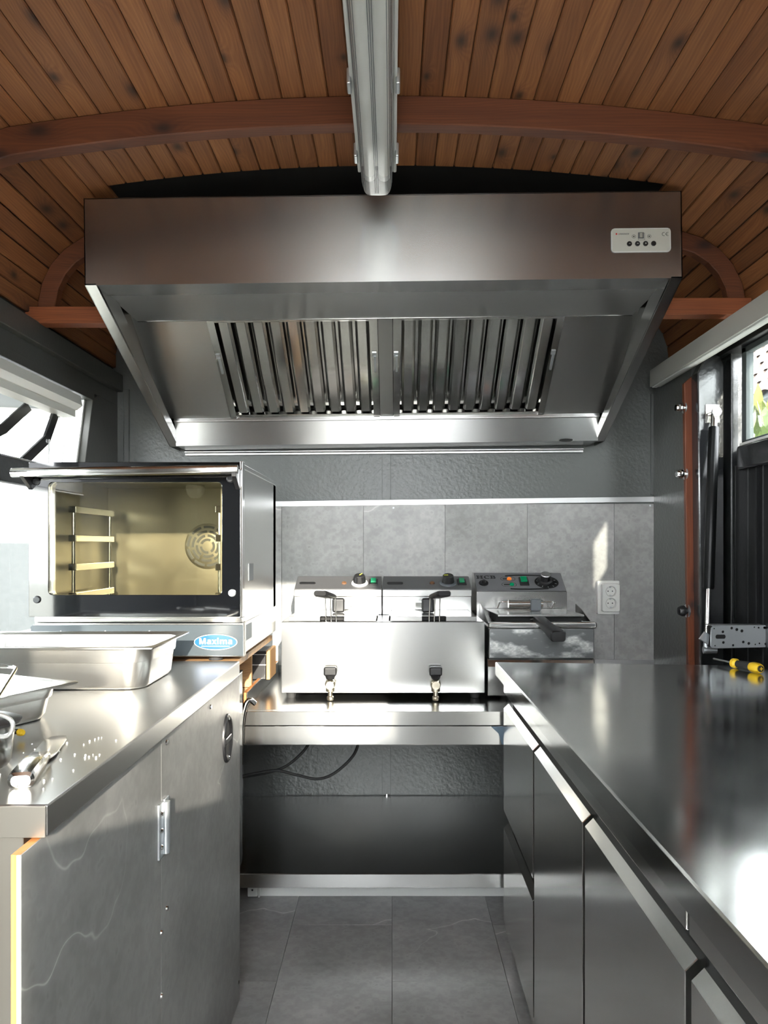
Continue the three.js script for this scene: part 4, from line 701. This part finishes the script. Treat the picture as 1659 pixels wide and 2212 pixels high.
  part('lamp_lens', turn([[0, 0], [0.010, 0], [0.008, 0.006], [0, 0.009]], mp(S1(1099), 0.64, 0.002), mp(S1(1099), 0.64, 1), 14), M.orange, plate, 'orange lamp');
  part('lamp_lens', turn([[0, 0], [0.010, 0], [0.008, 0.006], [0, 0.009]], mp(S1(1102), 0.34, 0.002), mp(S1(1102), 0.34, 1), 14), M.green, plate, 'green lamp');
  const sw = part('switch', at(flat(new RoundedBoxGeometry(0.038, 0.056, 0.007, 1, 0.002)), Fm(S1(1130), 0.5, 0.004)), M.blackPlastic, plate, 'green rocker switch');
  part('rocker', at(flat(new RoundedBoxGeometry(0.026, 0.034, 0.010, 1, 0.002)), Fm(S1(1130), 0.56, 0.008)), M.green, sw);
  part('knob', turn([[0, 0], [0.032, 0], [0.030, 0.008], [0.022, 0.012], [0.021, 0.036], [0, 0.036]], mp(S1(1176), 0.5, 0.002), mp(S1(1176), 0.5, 1), 26), M.blackPlastic, plate, 'black thermostat knob');
  part('knob_cap', turn([[0, 0], [0.0205, 0], [0.019, 0.002], [0, 0.0022]], mp(S1(1176), 0.5, 0.0381), mp(S1(1176), 0.5, 1), 26), M.alu, plate, 'silver knob cap');
}
// ---- wall socket
{
  const D = DB - 0.008, k = D / 1662, X = (p) => (p - 847) * k, Y = (p) => 1.3 - (p - 1181) * k, s = thing('wall_socket', 'white double wall socket on the grey splashback', 'socket', [X(1312), Y(1325), D]);
  part('back_plate', prism(rrect(X(1288), X(1335), Y(1326), Y(1254), 0.004), 'z', D - 0.022, D, 0.001), M.whitePlastic, s);
  const d2 = D - 0.05, k2 = d2 / 1662, XX = (p) => (p - 847) * k2, YY = (p) => 1.3 - (p - 1181) * k2;
  const fr = part('frame', prism(rrect(XX(1301), XX(1340), YY(1322), YY(1261), 0.009), 'z', d2, D - 0.022, 0.003, [circ(XX(1320.5), YY(1277.5), 0.0215, 28), circ(XX(1320.5), YY(1303.5), 0.0215, 28)]), M.whitePlastic, s);
  for (const y of [1277.5, 1303.5]) {
    const cx = XX(1320.5), cyy = YY(y), ins = part('insert', [prism(circ(cx, cyy, 0.0212, 28), 'z', d2 + 0.016, d2 + 0.02)], M.whitePlastic, fr);
    part('pin_hole', [-0.0095, 0.0095].map((o) => prism(circ(cx + o, cyy, 0.0027, 12), 'z', d2 + 0.0155, d2 + 0.016)), M.dark, ins);
    part('earth_clip', [bx(cx - 0.003, cx + 0.003, cyy + 0.016, cyy + 0.0205, d2 + 0.004, d2 + 0.016, 0.0005), bx(cx - 0.003, cx + 0.003, cyy - 0.0205, cyy - 0.016, d2 + 0.004, d2 + 0.016, 0.0005)], M.zinc, ins);
  }
}
// ---- cables under the table
single('power_cable', 'black power cable hanging in a short bow under the table', 'cable', tube([[-0.62, 0.412], [-0.58, 0.414], [-0.49, 0.428], [-0.403, 0.459], [-0.325, 0.535], [-0.305, 0.62], [-0.30, 0.70]].map(([x, y]) => V(x, y, 2.96)), 0.0055, 50, 8), M.rubber);
single('power_cable', 'black power cable hanging in a long loop under the table', 'cable', tube([[-0.62, 0.418], [-0.58, 0.423], [-0.51, 0.437], [-0.438, 0.446], [-0.367, 0.43], [-0.2875, 0.414], [-0.225, 0.433], [-0.163, 0.485], [-0.133, 0.535], [-0.118, 0.62], [-0.115, 0.70]].map(([x, y]) => V(x, y, 2.935)), 0.0055, 60, 8), M.rubber);

// ================================================================= RIGHT REFRIGERATED COUNTER
const RY = 0.9135, RX = 0.346;
{
  const c = thing('worktop', 'wide stainless steel worktop on the right with mirror-like sheen', 'worktop', [0.75, 0.868, 1.5]);
  part('top', [prism([[RX, 0.35], [RX, 2.58], [1.135, 2.505], [1.20, 2.40], [1.20, 0.35]], 'y', RY - 0.045, RY, 0.003)], M.worktop, c);
}
{
  const c = thing('refrigerated_counter', 'stainless steel undercounter fridge with drawers and slanted grip doors', 'fridge counter', [0.75, 0, 1.5]);
  const F = 0.371;
  part('carcass', [bx(F + 0.03, 1.17, 0.05, 0.8675, 0.37, 2.545, 0.002)], M.steelWorn, c, 'steel carcass');
  part('plinth', bx(F + 0.05, 1.1, 0.0, 0.05, 0.4, 2.53, 0.002), M.steelWorn, c);
  part('fascia', bx(F, F + 0.03, 0.815, 0.867, 0.972, 2.56, 0.002), M.doors, c, 'strip under the worktop');
  part('fascia', bx(F, F + 0.03, 0.815, 0.867, 0.37, 0.962, 0.002), M.doors, c, 'near strip under the worktop');
  part('gasket', bx(F + 0.0295, F + 0.031, 0.06, 0.815, 0.37, 2.55, 0), M.dark, c);
  const front = (name, d0, d1, y0, y1, lab) => { const g = prism([[F, y0], [F, y1], [F + 0.016, y1 + 0.016], [F + 0.028, y1 + 0.016], [F + 0.028, y0]].map(([x, y]) => [x, y]), 'z', d0, d1, 0.0012); return part(name, g, M.doors, c, lab); };
  front('drawer_front', 2.03, 2.56, 0.425, 0.762, 'upper drawer front'); front('drawer_front', 2.03, 2.56, 0.045, 0.365, 'lower drawer front');
  front('door', 1.50, 2.01, 0.045, 0.762, 'steel door next to the drawers'); front('door', 0.975, 1.482, 0.045, 0.762, 'middle steel door'); front('door', 0.40, 0.955, 0.045, 0.762, 'nearest steel door');
}

// ================================================================= RIGHT WALL FITTINGS
{
  const r = thing('gutter_rail', 'pale grey aluminium rail running along the top of the right wall', 'rail', [1.12, 2.0, 2.2]);
  part('profile', prism([[1.105, 1.985], [1.105, 2.055], [1.15, 2.06], [1.15, 1.985]], 'z', 0.3, 3.30, 0.002), M.aluPaint, r);
  part('groove', bx(1.115, 1.135, 1.981, 1.986, 0.3, 3.299, 0.001), M.whiteRail, r);
}
{
  const p = thing('wooden_post', 'reddish-brown wooden post at the edge of the dark right panel', 'post', [1.16, 0, 2.98]);
  printed('post', woodUV(boxUV(prism([[1.153, 0], [1.2, 0], [1.17, 1.97], [1.125, 1.93]], 'z', 2.961, 2.984, 0.002)), 'y'), M.redwood, p);
  for (const [py, m, r] of [[880, M.polish, 0.017], [1023, M.polish, 0.018], [1320, M.blackPlastic, 0.021]]) {
    const y = 1.3 - (py - 1181) / 1662 * 2.96, x = 1.153 - y * 0.0142 + 0.003, b = part('bolt', turn([[0, 0], [r * 0.62, 0], [r * 0.62, 0.014], [r, 0.015], [r, 0.024], [r * 0.7, 0.036], [0, 0.04]], V(x, y, 2.972), V(x - 1, y, 2.86), 20), m, p, m === M.blackPlastic ? 'black domed bolt' : 'shiny domed bolt');
    part('washer', turn([[0, 0], [r * 1.25, 0], [r * 1.25, 0.003], [0, 0.003]], V(x, y, 2.972), V(x - 1, y, 2.86), 20), M.zinc, b);
  }
}
{
  const g = thing('gas_strut', 'black gas strut with bright rod leaning against the black wall', 'gas strut', [1.19, 0.9, 2.8]);
  const P0 = V(1.20, 1.795, 2.865), P1 = V(1.112, 0.938, 2.72), ax = P1.clone().sub(P0), q = (t) => P0.clone().addScaledVector(ax, t);
  part('cylinder', turn([[0, 0], [0.017, 0], [0.019, 0.004], [0.019, 0.60], [0.016, 0.606], [0, 0.606]], q(0.06), P1, 22), M.boards, g, 'black cylinder');
  part('rod', cyl(q(0.74), q(0.955), 0.0085, 0.0085, 16), M.polish, g, 'bright piston rod');
  part('end_eye', [cyl(q(0.94), q(1.0), 0.012, 0.012, 14), cyl(V(1.10, 0.935, 2.72), V(1.145, 0.935, 2.715), 0.013, 0.013, 14)], M.zinc, g);
  part('wall_bracket', [bx(1.178, 1.232, 1.765, 1.835, 2.89, 2.8945, 0.001), cyl(V(1.20, 1.80, 2.893), V(1.20, 1.80, 2.845), 0.008, 0.008, 12), cyl(q(-0.005), q(0.07), 0.012, 0.012, 14), turn([[0, 0], [0.017, 0], [0.017, 0.012], [0, 0.012]], V(1.20, 1.80, 2.852), V(1.20, 1.80, 0), 16)], M.polish, g, 'bright steel bracket');
}
{
  const D = 2.62, k = D / 1662, X = (p) => (p - 847) * k, Y = (p) => 1.3 - (p - 1181) * k, b = thing('bracket_plate', 'perforated zinc plate screwed on at the foot of the gas strut', 'plate', [X(1600), Y(1400), D]);
  const holes = [rrect(X(1546), X(1568), Y(1380), Y(1371), 0.006)];
  for (const [a, c, r] of [[1543, 1358, 1.6], [1562, 1365, 3], [1581, 1357, 3], [1592, 1360, 3.2], [1603, 1363, 3.4], [1630, 1355, 1.6], [1639, 1356, 2], [1652, 1356, 3], [1563, 1388, 3], [1584, 1394, 2.6], [1606, 1387, 3], [1618, 1390, 3.2], [1632, 1392, 1.6], [1641, 1390, 2], [1654, 1391, 2.6], [1545, 1395, 1.6]]) holes.push(circ(X(a), Y(c), r * k, 10));
  const o = [[X(1535), Y(1396)], [X(1539), Y(1401)], [X(1700), Y(1397)], [X(1700), Y(1350)], [X(1540), Y(1353)], [X(1536), Y(1357)]];
  part('plate', [prism(o, 'z', D, D + 0.003, 0.0005, holes)], M.zinc, b); part('flange', bx(X(1537), X(1700), Y(1352.5), Y(1350.5), D, D + 0.05, 0.001), M.zinc, b);
  part('backing_bar', bx(X(1540), 1.268, Y(1400), Y(1354), D + 0.012, D + 0.05, 0.002), M.dark, b);
  part('lug', [prism([[X(1516), Y(1382)], [X(1536), Y(1395)], [X(1540), Y(1372)], [X(1528), Y(1366)]], 'z', D + 0.02, D + 0.03, 0.002)], M.zinc, b);
}
{
  const s = thing('screwdriver', 'yellow and black screwdriver lying at the back of the right worktop', 'screwdriver', [1.1, RY, 2.4]);
  const r = 0.016, P1 = V(1.118, RY + 0.0165, 2.33), P0 = V(1.085, RY + 0.0165, 2.455), L = P0.distanceTo(P1);
  part('collar', turn([[0, 0], [0.010, 0], [0.015, 0.006], [0.0155, 0.018], [0.011, 0.026], [0, 0.026]], P0, P1, 20), M.yellow, s, 'yellow collar');
  part('grip', turn([[0, 0.022], [0.011, 0.022], [0.012, 0.04], [0.0145, 0.07], [0.0135, 0.088], [0, 0.088]], P0, P1, 20), M.rubber, s, 'black grip');
  part('shoulder', turn([[0, 0.084], [0.013, 0.084], [0.0162, 0.095], [0.0162, L - 0.012], [0.013, L - 0.003], [0, L - 0.003]], P0, P1, 20), M.yellow, s, 'yellow shoulder');
  const cap = part('end_cap', turn([[0, L - 0.004], [0.0105, L - 0.004], [0.0095, L], [0, L]], P0, P1, 20), M.rubber, s, 'black end cap');
  const ax = P1.clone().sub(P0).normalize(), mm = frameOf(...P1.clone().addScaledVector(ax, 0.0006).toArray(), new THREE.Vector3(0, 1, 0).cross(ax), new THREE.Vector3(0, 1, 0));
  part('cross_mark', [at(flat(new THREE.BoxGeometry(0.011, 0.003, 0.001)), mm), at(flat(new THREE.BoxGeometry(0.003, 0.011, 0.001)), mm)], M.yellow, cap, 'yellow cross');
  part('blade', cyl(P0.clone().addScaledVector(ax, 0.002), P0.clone().addScaledVector(ax, -0.09), 0.003, 0.003, 10), M.polish, s);
}

// ================================================================= OUTSIDE
single('ground', 'pale gravel ground outside the wagon', 'ground', bx(-40, 40, -0.7, -0.6, -40, 40, 0), M.ground, { kind: 'structure' });
{
  const h = thing('house', 'sunlit cream house with arched window seen through the hatch', 'house', [-9, -0.6, 9]);
  part('wall', bx(-9.4, -9.0, -0.6, 3.2, 2, 16, 0.02), M.plaster, h);
  const fr = part('window', prism([[16.9 - 6, 1.35], [17.9 - 6, 1.35], [17.9 - 6, 1.75], ...[20, 45, 70, 90, 110, 135, 160].map((a) => [17.4 - 6 + 0.5 * Math.cos(a * Math.PI / 180), 1.75 + 0.28 * Math.sin(a * Math.PI / 180)]), [16.9 - 6, 1.75]], 'x', -9.01, -8.97), M.yard, h, 'arched grey window');
  for (let i = 0; i < 4; i++) part('pane', bx(-8.975, -8.96, 1.38, 1.72, 10.94 + i * 0.235, 11.13 + i * 0.235, 0), M.plaster, fr);
}
single('yard_wall', 'smooth pale grey yard wall outside the left hatch', 'wall', bx(-3.2, -3.05, -0.6, 1.335, 0, 14, 0.01), M.yard);
{
  const h = thing('shed', 'shed with brown tiled roof seen through the right window', 'shed', [4.5, -0.6, 5.5]);
  part('wall', bx(4.1, 4.25, -0.6, 2.9, 3, 14, 0.01), M.slate, h);
  const slope = new THREE.Vector3(0.62, 0.78, 0).normalize();
  part('roof_board', at(flat(new THREE.BoxGeometry(2.4, 0.05, 9)), frameOf(4.72, 3.80, -9.0, slope, new THREE.Vector3(-0.78, 0.62, 0))), M.slate, h);
  for (let r = 0; r < 9; r++) for (let c = 0; c < 22; c++) {
    const g = new THREE.CylinderGeometry(0.14, 0.14, 0.26, 8, 1, true, -0.95, 1.9); g.rotateZ(-Math.PI / 2); g.rotateX(0); // tile runs up the slope (local x), bulges out
    g.rotateX(Math.PI / 2 * 0); const up = 0.18 + r * 0.21, m = frameOf(3.92 + slope.x * up, 2.86 + slope.y * up, -(6.4 + c * 0.24 + (r % 2) * 0.12), slope, new THREE.Vector3(-0.78, 0.62, 0));
    g.applyMatrix4(new THREE.Matrix4().makeRotationX(-Math.PI / 2)); g.applyMatrix4(new THREE.Matrix4().makeTranslation(0, -0.06, 0)); g.applyMatrix4(m);
    part('roof_tile', flat(g), M.roofTiles[(r * 7 + c * 5) % 3], h);
  }
}
{
  const s = thing('shrub', 'leafy yellow-green shrub outside the right window', 'shrub', [1.75, -0.6, 2.2]);
  const r = rng(99), leafGeo = () => { const sh = new THREE.Shape(); sh.moveTo(0, 0); sh.quadraticCurveTo(0.028, 0.03, 0, 0.085); sh.quadraticCurveTo(-0.028, 0.03, 0, 0); const g = new THREE.ShapeGeometry(sh, 5); const p = g.attributes.position; for (let i = 0; i < p.count; i++) p.setZ(i, -Math.abs(p.getX(i)) * 0.4 - p.getY(i) * p.getY(i) * 2.5); g.computeVertexNormals(); return flat(g); };
  const stems = []; for (let i = 0; i < 7; i++) { const x = 1.64 + 0.2 * r(), d = 1.75 + 0.12 * i; stems.push(tube([V(1.75, -0.6, 2.2), V((x + 1.75) / 2, 0.6, (d + 2.2) / 2), V(x, 1.4, d), V(x - 0.05, 2.1, d)], 0.009, 14, 6)); }
  part('stem', stems, M.twig, s);
  for (let i = 0; i < 280; i++) { const g = leafGeo(); g.scale(1.6, 1.6, 1.6); const near = i < 34, q = new THREE.Quaternion().setFromEuler(new THREE.Euler((r() - 0.5) * 2.4, r() * 6.28, (r() - 0.5) * 2)); g.applyQuaternion(q); const lx = near ? 1.5 + 0.3 * r() : 1.62 + 0.36 * r(), ld = near ? lx / 0.480 + 0.22 * (r() - 0.6) : 1.66 + 0.72 * r(); g.translate(lx, near ? 1.3 + ld * (0.125 + 0.055 * r()) : 1.5 + 0.7 * r(), -ld); part('leaf', g, M.leaf[Math.floor(r() * 3)], s); }
}

renderer.render(scene, camera);
